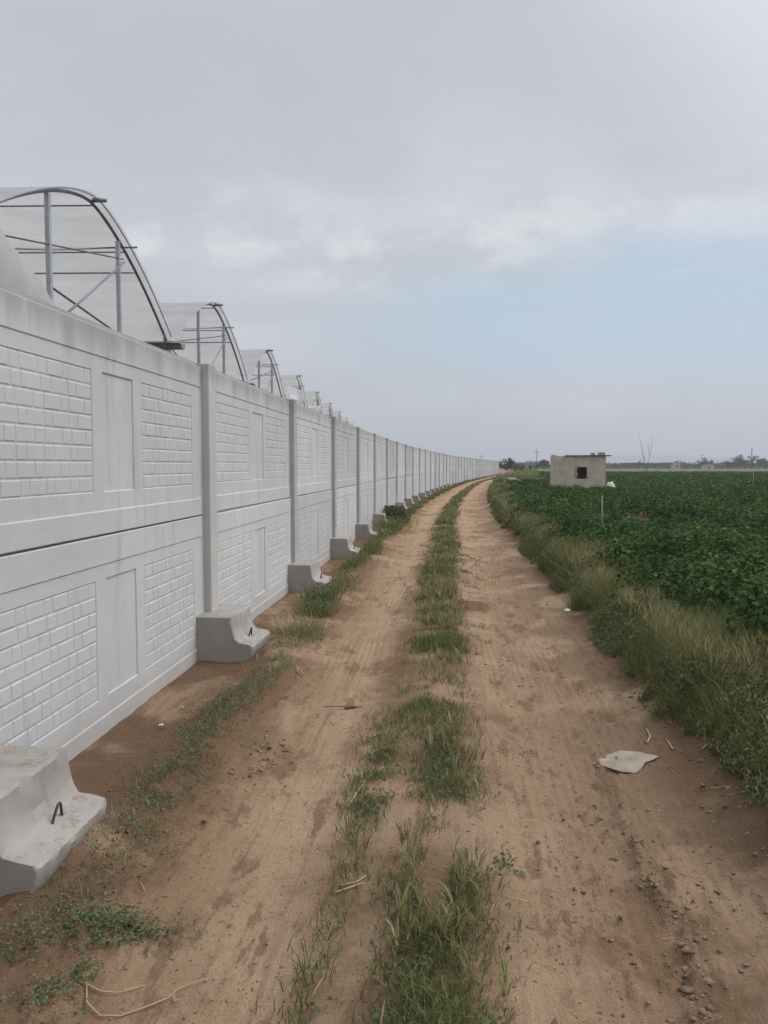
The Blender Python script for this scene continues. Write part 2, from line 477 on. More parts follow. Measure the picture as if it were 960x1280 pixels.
# barley ears in the strip
y, d = scatter_lane(3800, 1.6, 24, 1.5, 2.3, 0)
k = rng.random(len(y)) < strip_density(y, d) * sstep(.42, .6, vnoise(y, d, .4, 47))
y, d = y[k], d[k]; k = len(y)
hz = .05 + .08 * rng.random(k)
parts = []
az = rng.random(k) * 6.28
for a in range(7):
    px = xw(y) + d; g0 = ground_z(y, d) + hz * (.55 + .05 * a)
    parts.append(blades(px + rng.normal(0, .004, k), y + rng.normal(0, .004, k), g0, .055 + .03 * rng.random(k), (.0042 + .0004 * y), .3 + .5 * rng.random(k), rng.random(k), az + rng.normal(0, .5, k)))
tag(obj('barley_ears', np_mesh('barley_ears', *merge(parts)), M['ear']), 'yellow green barley ears standing in the grass of the centre strip', 'grass', kind='stuff')

# low broad weeds in the strip and beside the wall
def weeds(y, d, hmax, size, grow=9):
    k = len(y)
    hz = hmax * rng.random(k) ** 1.3
    P = np.stack([xw(y) + d, y, ground_z(y, d) + hz + .004], -1)
    nrm = np.stack([rng.normal(0, .55, k), rng.normal(0, .55, k), np.ones(k)], -1)
    s = size * (.6 + .8 * rng.random(k)) * np.maximum(1, y / grow)
    r = np.clip(rng.random(k) * .6 + .35 * vnoise(y, d, .4, 51), 0, 1)
    return leaves(P, nrm, s, r)
y, d = scatter_lane(60000, 1.6, 40, 1.4, 2.5, 0)
k = rng.random(len(y)) < strip_density(y, d) * sstep(.35, .6, vnoise(y, d, .3, 53))
pw = [weeds(y[k], d[k], .04, .018)]
y, d = scatter_lane(16000, 1.7, 14, 2.2, 2.75, 0)
k = rng.random(len(y)) < sstep(.70, .80, vnoise(y, d, .22, 54)) * (1 - sstep(2.3, 2.7, d))
pw.append(weeds(y[k], d[k], .03, .02))
tag(obj('median_weeds', np_mesh('median_weeds', *merge(pw)), M['weed']), 'small broad leaved weeds among the centre strip grass', 'weeds', kind='stuff')

# ---- beside the wall
def wallside_density(y, d):
    c = .66 - .10 * sstep(7, 12, y)
    p = np.exp(-((d - c + .06 * np.sin(y * 1.7)) / .125) ** 2)
    patch = sstep(.37, .54, vnoise(y, d, .7, 61) * .55 + vnoise(y, d, .16, 62) * .45)
    patch = np.maximum(patch, np.exp(-((y - 4.9) / .9) ** 2) * .95 * sstep(.36, .52, vnoise(y, d, .16, 63)))
    patch = np.maximum(patch, sstep(8, 12, y) * .75 * sstep(.25, .5, vnoise(y, d, .5, 64)))
    return p * patch * (1 - .8 * np.exp(-((y - 2.9) / .5) ** 2))
y, d = scatter_lane(190000, 1.8, 90, .1, 1.25, 0)
k = rng.random(len(y)) < wallside_density(y, d)
pw = [weeds(y[k], d[k], .045, .0125, 6)]
# dark clump in the near left corner
y = 2.32 + rng.normal(0, .13, 1500); d = .84 + rng.normal(0, .10, 1500)
k = vnoise(y, d, .09, 66) > .42
pw.append(weeds(y[k], d[k], .04, .013))
y = 2.55 + rng.normal(0, .05, 700); d = .93 + rng.normal(0, .10, 700)
pw.append(weeds(y, d, .03, .014))
tag(obj('wall_side_weeds', np_mesh('wall_side_weeds', *merge(pw)), M['weed']), 'low green weeds along the damp soil beside the wall', 'weeds', kind='stuff')

y, d = scatter_lane(60000, 2.0, 150, .25, 1.15, 0)
k = rng.random(len(y)) < wallside_density(y, d) * (.45 + .4 * sstep(7, 11, y))
y, d = y[k], d[k]; k = len(y)
r = np.clip(rng.random(k) * .5 + .5 * vnoise(y, d, .9, 68) + (rng.random(k) > .8) * .35, 0, 1)
tag(obj('wall_side_grass', np_mesh('wall_side_grass', *blades(xw(y) + d, y, ground_z(y, d), (.035 + .05 * sstep(6, 9, y) + .10 * vnoise(y, d, .6, 69) * sstep(4, 9, y)) * (.6 + .7 * rng.random(k)), .005 * np.maximum(1, y / 7), .3 + .7 * rng.random(k), r)), M['grass']),
    'thin grass along the foot of the white wall', 'grass', kind='stuff')

# ---- right verge: tall grass on the bank
def verge(n, y0, y1, hs, ws):
    y, d = scatter_lane(n, y0, y1, 3.33, 4.6, 0)
    e = 3.40 + (vnoise(y, d * 0, .6, 71) - .5) * .28
    dens = sstep(0, .16, d - e) * (1 - sstep(4.05, 4.5, d + (vnoise(y, d, .6, 72) - .5) * .5))
    dens *= .35 + .65 * sstep(.3, .5, vnoise(y, d, .35, 73))
    k = rng.random(n) < dens
    y, d = y[k], d[k]; k = len(y)
    tall = vnoise(y, d, .8, 74)
    h = hs * (.45 + .75 * tall) * (.5 + .8 * rng.random(k)) * (.55 + .45 * sstep(3.4, 3.8, d))
    w = ws * (.7 + .6 * rng.random(k)) * np.maximum(1, y / 6)
    yel = vnoise(y, d, 1.1, 75)
    r = np.clip(.12 + rng.random(k) * .5 + .42 * yel * sstep(3.45, 3.75, d) + (rng.random(k) > .93) * .3, 0, 1)
    az = rng.random(k) * 6.28
    return blades(xw(y) + d, y, ground_z(y, d) - .01, h, w, .2 + .75 * rng.random(k) ** 1.3, r, az)
parts = [verge(52000, 2.2, 9, .30, .0038), verge(46000, 8, 30, .31, .0058), verge(46000, 28, 150, .33, .008)]
tag(obj('verge_grass', np_mesh('verge_grass', *merge(parts)), M['grass']), 'tall green grass on the bank between the lane and the crop', 'grass', kind='stuff')
# leafy weeds of mixed height through the bank
y, d = scatter_lane(420000, 2.2, 60, 3.34, 4.5, 0)
e = 3.41 + (vnoise(y, d * 0, .6, 71) - .5) * .28 + (vnoise(y, d, .12, 76) - .5) * .22 + (vnoise(y, d, .35, 70) - .5) * .16
k = rng.random(len(y)) < sstep(0, .14, d - e) * (.25 + .75 * sstep(.34, .52, vnoise(y, d, .33, 77))) * (1 - sstep(4.2, 4.5, d))
y, d = y[k], d[k]; k = len(y)
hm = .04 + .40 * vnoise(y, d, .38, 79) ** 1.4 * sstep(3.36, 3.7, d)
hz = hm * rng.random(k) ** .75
P = np.stack([xw(y) + d + rng.normal(0, .012, k), y, ground_z(y, d) + hz + .004], -1)
nrm = np.stack([rng.normal(0, .9, k), rng.normal(0, .9, k), .55 + 0 * y], -1)
sz = .030 * (.5 + .9 * rng.random(k)) * np.maximum(1, y / 8)
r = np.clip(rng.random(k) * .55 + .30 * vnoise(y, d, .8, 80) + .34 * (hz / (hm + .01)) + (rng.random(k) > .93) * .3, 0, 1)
tag(obj('verge_weeds', np_mesh('verge_weeds', *leaves(P, nrm, sz, r, .30, .10)), M['weed']), 'leafy weeds mixed into the verge grass', 'weeds', kind='stuff')
# seed heads: pale flecks over the grass tops
y, d = scatter_lane(5000, 2.6, 30, 3.6, 4.3, 0)
k = vnoise(y, d, .7, 78) > .5
y, d = y[k], d[k]; k = len(y)
tag(obj('verge_seed_heads', np_mesh('verge_seed_heads', *merge([blades(xw(y) + d + rng.normal(0, .006, k), y + rng.normal(0, .006, k), ground_z(y, d) + .16 + .14 * rng.random(k), .05 + .05 * rng.random(k), .005 * np.maximum(1, y / 8), .3 + .6 * rng.random(k), rng.random(k)) for _ in range(3)])), M['ear']),
    'pale seed heads above the verge grass', 'grass', kind='stuff')

# ---- the potato crop
HUT = (10.95, 43.0)
def crop():
    out = []
    def plants(y0, y1, sp):
        yv = np.arange(y0, y1, sp)
        res = []
        for yy in yv:
            a = xw(yy) + 4.0; b = .555 * yy + 4.5
            if b <= a: continue
            xx = np.arange(a, b, sp)
            res.append(np.stack([xx + rng.uniform(-.4, .4, len(xx)) * sp, np.full(len(xx), yy) + rng.uniform(-.4, .4, len(xx)) * sp], -1))
        P = np.concatenate(res)
        d = P[:, 0] - xw(P[:, 1])
        e = 4.02 + (vnoise(P[:, 1], P[:, 1] * 0, 1.5, 81) - .5) * .35
        keep = d > e
        # clear of the hut and thin round it
        r = np.hypot(P[:, 0] - HUT[0], P[:, 1] - HUT[1])
        keep &= r > 2.9
        keep &= ~((np.abs(P[:, 1] - 57.5) < 1.4) & (np.abs(P[:, 0] - xw(57.5) - 5.2) < 1.6))
        bare = vnoise(P[:, 0], P[:, 1], 1.6, 82)
        keep &= bare > .24
        return P[keep]
    for (y0, y1, sp, nl, ls, rad) in ((3.2, 9, .50, 560, .054, .34), (9, 18, .52, 380, .060, .36), (18, 40, .56, 170, .080, .38), (40, 138, .66, 40, .17, .46)):
        P = plants(y0, y1, sp)
        n = len(P)
        H = (.17 + .40 * vnoise(P[:, 0], P[:, 1], 1.1, 83) + .15 * rng.random(n)) * (1 - .35 * sstep(25, 60, P[:, 1]))
        rr = np.hypot(P[:, 0] - HUT[0], P[:, 1] - HUT[1])
        H *= .42 + .58 * sstep(3, 10, rr)
        RA = rad * (.8 + .5 * rng.random(n))
        tone = rng.random(n) * .25 + .2 * vnoise(P[:, 0], P[:, 1], 3, 84)
        i = np.repeat(np.arange(n), nl)
        m = len(i)
        u = rng.random(m); th = rng.random(m) * 2 * np.pi
        ct = u ** .7                                   # mostly the top of the dome
        st = np.sqrt(1 - ct ** 2)
        rad_j = .72 + .33 * rng.random(m)
        lump = 1 + .22 * np.sin(th * 3 + i) + .12 * np.sin(th * 5 + i * 2.1)
        dx = st * np.cos(th) * lump; dy = st * np.sin(th) * lump
        g0 = ground_z(P[i, 1], P[i, 0] - xw(P[i, 1]))
        pos = np.stack([P[i, 0] + dx * RA[i] * rad_j, P[i, 1] + dy * RA[i] * rad_j, g0 + .02 + ct * H[i] * rad_j], -1)
        nr_ = np.stack([dx * .7 + rng.normal(0, .52, m), dy * .7 + rng.normal(0, .52, m), .35 + .75 * ct + 0 * dx], -1)
        s = ls * (.65 + .7 * rng.random(m))
        r = np.clip(tone[i] + .5 * rng.random(m) + (rng.random(m) > .95) * .4, 0, 1)
        out.append(leaves(pos, nr_, s, r, .66, .12))
    return merge(out)
tag(obj('potato_crop', np_mesh('potato_crop', *crop()), M['crop']), 'dense dark green leafy crop filling the field right of the lane', 'crop', kind='stuff')

# ---- loose crumbs of soil on the lane
def clods():
    bm = bmesh.new(); bmesh.ops.create_icosphere(bm, subdivisions=1, radius=1)
    bv = np.array([v.co[:] for v in bm.verts]); bf = np.array([[v.index for v in f.verts] for f in bm.faces]); bm.free()
    y1, d1 = scatter_lane(900, 1.6, 10, 2.3, 3.4, 0)
    y2, d2 = scatter_lane(700, 1.7, 9, .35, 1.0, 0)
    y3, d3 = scatter_lane(350, 1.7, 12, 1.0, 2.3, 0)
    y4 = rng.uniform(1.9, 3.3, 260); d4 = 2.86 + (vnoise(y4, y4 * 0, .35, 12) - .5) * .10 + rng.normal(0, .028, 260)
    y5 = 4.15 + rng.normal(0, .18, 90); d5 = 1.02 + rng.normal(0, .09, 90)
    y7, d7 = scatter_lane(5200, 1.6, 7, .35, 3.4, 0)
    y6 = rng.uniform(2.6, 7, 350); d6 = 3.42 + rng.normal(0, .09, 350)
    y = np.concatenate([y1, y2, y3, y4, y5, y6, y7]); d = np.concatenate([d1, d2, d3, d4, d5, d6, d7])
    s = np.concatenate([.003 + .007 * rng.random(900) ** 3, .003 + .008 * rng.random(700) ** 3, .002 + .005 * rng.random(350) ** 3, .002 + .010 * rng.random(260) ** 3, .004 + .010 * rng.random(90) ** 2, .003 + .010 * rng.random(350) ** 2, .0015 + .003 * rng.random(5200) ** 2])
    n = len(y)
    V = bv[None] * (1 + rng.normal(0, .30, (n, len(bv), 1)))
    V = V * s[:, None, None] * np.stack([rng.uniform(.8, 1.9, n), rng.uniform(.8, 1.9, n), rng.uniform(.3, .65, n)], -1)[:, None]
    V = V + np.stack([xw(y) + d, y, ground_z(y, d) + s * .10], -1)[:, None]
    F = (bf[None] + (np.arange(n) * len(bv))[:, None, None]).reshape(-1, 3)
    return np_mesh('soil_clods', V.reshape(-1, 3), F, None, False)
tag(obj('soil_clods', clods(), M['clod']), 'small dry clods and crumbs of soil scattered over the lane', 'soil clods', kind='stuff')

# straw bits
y, d = scatter_lane(150, 1.7, 12, .4, 3.4, 0)
k = len(y); az = rng.random(k) * 6.28
L = .03 + .09 * rng.random(k) ** 2
Vs = np.zeros((k, 4, 3)); w = .0011
px = xw(y) + d; pz = ground_z(y, d) + .006
for i, (a, b) in enumerate(((-1, -1), (1, -1), (1, 1), (-1, 1))):
    Vs[:, i, 0] = px + np.cos(az) * L * .5 * a - np.sin(az) * w * b
    Vs[:, i, 1] = y + np.sin(az) * L * .5 * a + np.cos(az) * w * b
    Vs[:, i, 2] = pz + rng.random(k) * .006
tag(obj('straw_bits', np_mesh('straw_bits', Vs.reshape(-1, 3), np.arange(k * 4).reshape(-1, 4), np.repeat(rng.random(k) * .6, 4)), M['straw']), 'short bits of dry straw lying about the lane', 'straw', kind='stuff')

# ------------------------------------------------------------------ the wall
BAY, PH, NB = 3.42, 1.228, 44
def panel_mesh():
    L, H = BAY - .10, PH - .010
    bm = bmesh.new()
    rim_l, rim_t, rim_b = .075, .165, .135
    rp, rec, ch = .006, -.0052, .005
    def quad(*p): bm.faces.new([bm.verts.new(q) for q in p])
    # box behind
    yb = -.09
    o = [(0, 0), (L, 0), (L, H), (0, H)]
    i1 = [(rim_l, rim_b), (L - rim_l, rim_b), (L - rim_l, H - rim_t), (rim_l, H - rim_t)]
    c2 = .007
    i2 = [(rim_l + c2, rim_b + c2), (L - rim_l - c2, rim_b + c2), (L - rim_l - c2, H - rim_t - c2), (rim_l + c2, H - rim_t - c2)]
    e = .005
    oi = [(e, e), (L - e, e), (L - e, H - e), (e, H - e)]
    for a in range(4):
        b = (a + 1) % 4
        quad((o[a][0], yb, o[a][1]), (o[b][0], yb, o[b][1]), (o[b][0], rp - e, o[b][1]), (o[a][0], rp - e, o[a][1]))
        quad((o[a][0], rp - e, o[a][1]), (o[b][0], rp - e, o[b][1]), (oi[b][0], rp, oi[b][1]), (oi[a][0], rp, oi[a][1]))
        quad((oi[a][0], rp, oi[a][1]), (oi[b][0], rp, oi[b][1]), (i1[b][0], rp, i1[b][1]), (i1[a][0], rp, i1[a][1]))
        quad((i1[a][0], rp, i1[a][1]), (i1[b][0], rp, i1[b][1]), (i2[b][0], 0, i2[b][1]), (i2[a][0], 0, i2[a][1]))
    quad((0, yb, 0), (0, yb, H), (L, yb, H), (L, yb, 0))
    # inner field with three recesses
    bz0, bz1 = .25, H - .255
    c = L / 2
    holes = [(.27, 1.265), (1.395, 1.835), (1.965, L - .20)]
    xs = [i2[0][0]] + [v for hh in holes for v in hh] + [i2[1][0]]
    zs = [i2[0][1], bz0, bz1, i2[2][1]]
    for a in range(len(xs) - 1):
        for b in range(3):
            if b == 1 and a % 2 == 1: continue
            quad((xs[a], 0, zs[b]), (xs[a + 1], 0, zs[b]), (xs[a + 1], 0, zs[b + 1]), (xs[a], 0, zs[b + 1]))
    for n, (x0, x1) in enumerate(holes):
        dp = rec if n != 1 else -.009
        O = [(x0, bz0), (x1, bz0), (x1, bz1), (x0, bz1)]
        I = [(x0 + ch, bz0 + ch), (x1 - ch, bz0 + ch), (x1 - ch, bz1 - ch), (x0 + ch, bz1 - ch)]
        for a in range(4):
            b = (a + 1) % 4
            quad((O[a][0], 0, O[a][1]), (O[b][0], 0, O[b][1]), (I[b][0], dp, I[b][1]), (I[a][0], dp, I[a][1]))
        quad(*[(p[0], dp, p[1]) for p in I])
        if n == 1: continue
        rows = 8; gap = .006
        rh = (bz1 - bz0 - 2 * ch) / rows
        rs = random.Random(5 + n)
        for r in range(rows):
            z0 = bz0 + ch + r * rh + gap * .5; z1 = z0 + rh - gap
            x = x0 + ch + .003
            long_ = (r % 2 == 0)
            while x < x1 - ch - .02:
                w = (.165 if long_ else .082) + rs.uniform(-.012, .012)
                xe = min(x + w, x1 - ch - .003)
                if x1 - ch - xe < .035: xe = x1 - ch - .003
                top = -.001 + rs.uniform(-.0016, .001); k = .0065
                B = [(x, z0), (xe, z0), (xe, z1), (x, z1)]
                T = [(x + k, z0 + k), (xe - k, z0 + k), (xe - k, z1 - k), (x + k, z1 - k)]
                for a in range(4):
                    b = (a + 1) % 4
                    quad((B[a][0], dp, B[a][1]), (B[b][0], dp, B[b][1]), (T[b][0], top, T[b][1]), (T[a][0], top, T[a][1]))
                quad(*[(p[0], top, p[1]) for p in T])
                x = xe + gap
                long_ = not long_
    bmesh.ops.remove_doubles(bm, verts=bm.verts, dist=.0004)
    add_box(bm, .02, L - .02, -.075, -.035, H + .0005, H + .035)      # unseen tongue behind the joint, added to block daylight and keep it dark
    return bm_mesh('wall_panel', bm)

def post_mesh():
    bm = bmesh.new()
    add_box(bm, -.095, .095, -.14, .062, -.05, PH * 2 - .012, .012)
    return bm_mesh('post', bm)

def footing_mesh(seed):
    prof = [(-.07, -.12), (.40, -.12), (.425, 0.0), (.455, .06), (.475, .125), (.474, .145), (.462, .160), (.44, .166), (.40, .172), (.37, .178), (.35, .187), (.335, .20), (.322, .22), (.312, .245), (.305, .28), (.300, .32), (.297, .372), (.287, .388), (-.07, .390)]
    bm = bmesh.new()
    hl = .285
    rings = []
    rr = random.Random(seed)
    for x in [-hl, -hl + .006, -hl + .016] + [-hl + 2 * hl * i / 26 for i in range(1, 26)] + [hl - .016, hl - .006, hl]:
        ins = max(0.0, .010 - (hl - abs(x))) if hl - abs(x) < .010 else 0.0
        f = 1 - ins / .22
        rings.append([bm.verts.new((x + rr.uniform(-.001, .001), .19 + (p[0] - .19) * f + (rr.uniform(-.002, .002) if p[0] > .02 else 0), .15 + (p[1] - .15) * f + rr.uniform(-.0015, .0015))) for p in prof])
        for q, v in enumerate(rings[-1]):
            wv = (float(vnoise(v.co.x + q * .37, v.co.z + v.co.y, .06, seed)) - .5) * .010 + (float(vnoise(v.co.x, v.co.y * 2 + v.co.z, .022, seed + 5)) - .5) * .005
            chip = max(0.0, float(vnoise(v.co.x + seed, q * .5, .045, seed + 9)) - .70) * .07 if q in (6, 7, 8, len(prof) - 3, len(prof) - 2) else 0.0
            if q > 1: v.co.y -= wv + chip; v.co.z -= wv * .6 + chip * .7
    k = len(prof)
    for a, b in zip(rings, rings[1:]):
        for j in range(k):
            bm.faces.new((a[j], a[(j + 1) % k], b[(j + 1) % k], b[j]))
    e1 = bm.faces.new(rings[0][::-1]); e2 = bm.faces.new(rings[-1])
    me = bm_mesh('footing', bm, True); me.set_sharp_from_angle(angle=R(28))
    return me

def loop_mesh():
    pts = [(-.05, .372, .14)] + [(-.035 + .07 * t, .372 + .01 * math.sin(t * 3), .17 + .075 * math.sin(math.pi * (.08 + .84 * t))) for t in np.linspace(0, 1, 9)] + [(.05, .375, .14)]
    return tube_mesh('lifting_loop', pts, .006, 6)

wall = empty('boundary_wall', (float(xw(2.99)), 2.99, 0))
tag(wall, 'long white precast concrete wall with moulded brick panels and grey posts beside the lane', 'wall')
# positions of the posts along the curve
post_pts = []
yy = 2.99 - BAY / math.sqrt(1 + .0885 ** 2)
for i in range(NB + 1):
    post_pts.append((float(xw(yy)), yy))
    st_ = 0.0
    while st_ < BAY:
        h_ = .01; s_ = float(slope(yy)); yy += h_ / math.sqrt(1 + s_ * s_); st_ += h_
pm, psm, lm = panel_mesh(), post_mesh(), loop_mesh()
fms = [footing_mesh(s) for s in (1, 2, 3)]
inv = Vector(wall.location)
for i, (x, yv) in enumerate(post_pts):
    s_ = float(slope(yv)); ang = math.atan2(1.0, s_)                 # along the wall
    # local X along the wall, local Y must point to the lane (+x world): use rz so that X -> -along
    rz = ang - math.pi                                              # X axis points back towards the camera, Y axis points to the lane
    o = obj('post', psm, M['post'], wall)
    o.location = Vector((x, yv, random.uniform(-.012, .012))) - inv; o.rotation_euler = (0, 0, rz)
    if i < NB:
        x2, y2 = post_pts[i + 1]
        a2 = math.atan2(y2 - yv, x2 - x)
        for lev in (0, 1):
            p = obj('wall_panel', pm, M['panel'], wall)
            # start from the far post and run back
            off = Vector((math.cos(a2), math.sin(a2), 0))
            nrm = Vector((math.sin(a2), -math.cos(a2), 0))
            loc = Vector((x2, y2, -.035 + lev * PH)) - off * .05 + nrm * random.uniform(-.011, .004)
            p.location = loc - inv
            p.rotation_euler = (random.uniform(-.002, .002), random.uniform(-.0022, .0022), a2 - math.pi)
    if i < 18:
        f = obj('footing', fms[i % 3], M['foot'], wall)
        f.location = Vector((x + (.095 if i == 1 else random.uniform(-.02, .02)), yv, -.02 + random.uniform(-.02, .01) - .009 * max(0, i - 2))) - inv
        f.rotation_euler = (0, 0, rz + random.uniform(-.015, .015))
        if i < 5:
            l = obj('lifting_loop', lm, M['rust'], f)
            if i == 1: l.location = (-.04, 0, 0)

# ------------------------------------------------------------------ greenhouses behind the wall
GW, GH, GR = 7.75, 4.11, 1.60
def gx(y): return -4.85 + .0225 * y
def arch_h(u): return GH + GR * (1 - min(1, abs(u) / (GW / 2)) ** 1.55)
def film_mesh(x0, x1):
    us = np.linspace(-GW / 2 + .04, GW / 2 - .04, 41); xs = np.concatenate([np.linspace(x0, x0 - 2, 6), np.linspace(x0 - 3, x1, 16)])
    V = [(x, u, arch_h(u) + .06 + .012 * math.sin(x * 2.1 + u) - .02 * (math.sin(x * math.pi / 2) ** 2)) for x in xs for u in us]
    nu = len(us)
    F = [(i * nu + j, i * nu + j + 1, (i + 1) * nu + j + 1, (i + 1) * nu + j) for i in range(len(xs) - 1) for j in range(nu - 1)]
    return np_mesh('film_cover', V, F)
LEN = 46
fm = film_mesh(.15, -LEN)
archm = tube_mesh('gable_arch', [(0, u, arch_h(u)) for u in np.linspace(-GW / 2, GW / 2, 33)], .026, 8)
clipm = tube_mesh('film_clip', [(.12, u, arch_h(u) + .035) for u in np.linspace(-GW / 2 * .96, GW / 2 * .96, 33)], .012, 6)
hoopm = tube_mesh('roof_hoop', [(0, u, arch_h(u) - .02) for u in np.linspace(-GW / 2, GW / 2, 25)], .025, 6)
def col_mesh(u, top, w=.05):
    bm = bmesh.new(); add_box(bm, -w, w, u - w, u + w, -.3, top, .008); return bm_mesh('gable_post', bm)
gp1, gp2 = col_mesh(-1.45, arch_h(1.45) - .04, .034), col_mesh(1.15, arch_h(1.15) - .04, .034)
def gutter_mesh():
    bm = bmesh.new()
    prof = [(-.17, .10), (-.26, .06), (-.09, .0), (.09, .0), (.16, .10), (.17, .10), (.10, -.03), (-.10, -.03)]
    a = [bm.verts.new((.32, GW / 2 + p[0], GH - .06 + p[1])) for p in prof]; b = [bm.verts.new((-LEN, GW / 2 + p[0], GH - .06 + p[1])) for p in prof]
    for j in range(8): bm.faces.new((a[j], a[(j + 1) % 8], b[(j + 1) % 8], b[j]))
    bm.faces.new(a); bm.faces.new(b[::-1])
    return bm_mesh('gutter', bm)
gm = gutter_mesh()
gcol = col_mesh(GW / 2, GH - .1, .06)
def purl(u, dz, over, r=.018): return tube_mesh('purlin', [(over, u, arch_h(u) + dz), (-LEN + 1, u, arch_h(u) + dz)], r, 6)
purls = [purl(.05, -.05, .02, .012), purl(1.48, .07, .22, .020), purl(1.50, .0, .02, .012), purl(1.85, -.13, .03, .014)]
ties = [tube_mesh('tie_cable', [(.02, -GW / 2, GH + .05), (.02, 1.35, arch_h(1.35) - .22)], .012, 6),
        tube_mesh('tie_cable', [(.02, -1.45, GH - .05), (.02, 1.15, GH - .28)], .016, 6)]
braces = [tube_mesh('brace', [(.05, -1.2, GH - .42), (.05, 1.30, arch_h(1.3) - .3)], .017, 6),
          tube_mesh('brace', [(.04, -GW / 2 + .1, GH - .06), (.04, -1.45, GH - .55)], .014, 6),
          tube_mesh('brace', [(-.04, -GW / 2 + .1, GH - .14), (-.04, -1.6, GH - .78)], .014, 6),
          tube_mesh('brace', [(.0, GW / 2 - .35, GH + .55), (.0, GW / 2 - .12, GH - .55)], .016, 6)]
def backwall_mesh():
    us = np.linspace(-GW / 2, GW / 2, 25)
    V = [(-LEN + .3, u, z) for u in us for z in (0, arch_h(u))]
    F = [(2 * i, 2 * i + 2, 2 * i + 3, 2 * i + 1) for i in range(24)]
    return np_mesh('end_film', V, F)
bwm = backwall_mesh()
knobm = tube_mesh('bracket', [(.02, .05, arch_h(.05) + .03), (.24, .05, arch_h(.05) + .03)], .035, 8)

def crumple(name, w, h, seed, droop=.35):
    r = np.random.default_rng(seed)
    n, k = 26, 18
    a, b = np.meshgrid(np.linspace(0, 1, n), np.linspace(0, 1, k), indexing='ij')
    s = seed * 3.7
    X = (vnoise(a * 5, b * 2, 1, seed) - .5) * .5 + (vnoise(a * 14, b * 4, 1, seed + 1) - .5) * .16
    Yc = (a - .5) * w * (1 - .25 * b) + (vnoise(a * 3, b * 6, 1, seed + 2) - .5) * .15 * w
    Z = -b * h * (.7 + .6 * vnoise(a * 6, b * 0, 1, seed + 3)) + .25 * h * np.sin(a * math.pi) + (vnoise(a * 9, b * 7, 1, seed + 4) - .5) * .12
    V = np.stack([X, Yc, Z], -1).reshape(-1, 3)
    ii = np.arange(n * k).reshape(n, k)
    F = np.stack([ii[:-1, :-1], ii[1:, :-1], ii[1:, 1:], ii[:-1, 1:]], -1).reshape(-1, 4)
    return np_mesh(name, V, F)

ordn = ['nearest', 'second', 'third', 'fourth', 'fifth', 'sixth', 'seventh', 'eighth', 'ninth', 'tenth', 'eleventh', 'farthest']
extra = {0: ' with loose sheet over its gable', 2: ', torn plastic bunched at gutter', 3: ', ragged plastic hanging at gutter'}
for k in range(12):
    yc = 12.1 + GW * k
    t = empty('arched_greenhouse', (gx(yc), yc, 0), -math.atan(.0225))
    lab = ('%s arched white film greenhouse in the row behind the wall' % ordn[k]) if k not in extra else ('%s arched greenhouse behind the wall' % ordn[k]) + extra.get(k, '')
    tag(t, lab, 'greenhouse', 'arched greenhouses in a row behind the wall')
    obj('film_cover', fm, M['film'], t)
    obj('gable_arch', archm, M['gutter'], t)
    obj('film_clip', clipm, M['galv'], t)
    obj('gable_post', gp1, M['galv'], t); obj('gable_post', gp2, M['galv'], t)
    obj('gutter', gm, M['gutter'], t)
    obj('gutter_post', gcol, M['galv'], t)
    if k < 8:
        for p in purls: obj('purlin', p, M['gutter'], t)
        for p in ties: obj('tie_cable', p, M['cable'], t)
        for p in braces: obj('brace', p, M['gutter'], t)
        obj('bracket', knobm, M['gutter'], t)
    for hx in (-9, -20, -32):
        o = obj('roof_hoop', hoopm, M['galv'], t); o.location.x = hx
    obj('end_film', bwm, M['film'], t)
    if k == 0:
        # loose sheet pulled over the near lower corner of the gable
        top = [(-GW / 2 - .1, GH + .42), (-3.4, GH + .36), (-2.9, GH + .14), (-2.45, GH - .02), (-2.05, GH - .18), (-1.75, GH - .38), (-1.45, GH - .66), (-1.15, GH - 1.05), (-.95, GH - 1.5)]
        us = np.linspace(top[0][0], top[-1][0], 40)
        tz = np.interp(us, [p[0] for p in top], [p[1] for p in top])
        rows = 14
        V = [(.20 + .10 * math.sin(u * 3.2 + j * .2) * (j / rows) + .22 * math.sin(math.pi * min(1, j / 5.0)) * .5, u, z - (z - .5) * (j / (rows - 1)) ** 1.3) for u, z in zip(us, tz) for j in range(rows)]
        F = [(i * rows + j, i * rows + j + 1, (i + 1) * rows + j + 1, (i + 1) * rows + j) for i in range(39) for j in range(rows - 1)]
        obj('loose_film', np_mesh('loose_film', V, F), M['loose'], t)
    if k == 2:
        o = obj('torn_film', crumple('torn_film', 3.8, 1.1, 5), M['torn'], t); o.location = (.45, GW / 2 + .2, GH + .42)
    if k == 3:
        o = obj('torn_film', crumple('torn_film', 3.6, 1.0, 9), M['torn'], t); o.location = (.45, GW / 2 + .3, GH + .35)

# ------------------------------------------------------------------ the hut in the field
hut = empty('concrete_hut', (HUT[0], HUT[1], .16), -R(12.5))
tag(hut, 'small flat roofed beige concrete hut with one dark window opening in the crop', 'hut')
W2, HH, DP = 1.52, 1.98, 2.4
wx0, wx1, wz0, wz1 = -.17, .50, .70, 1.36
bm = bmesh.new()
T = .17
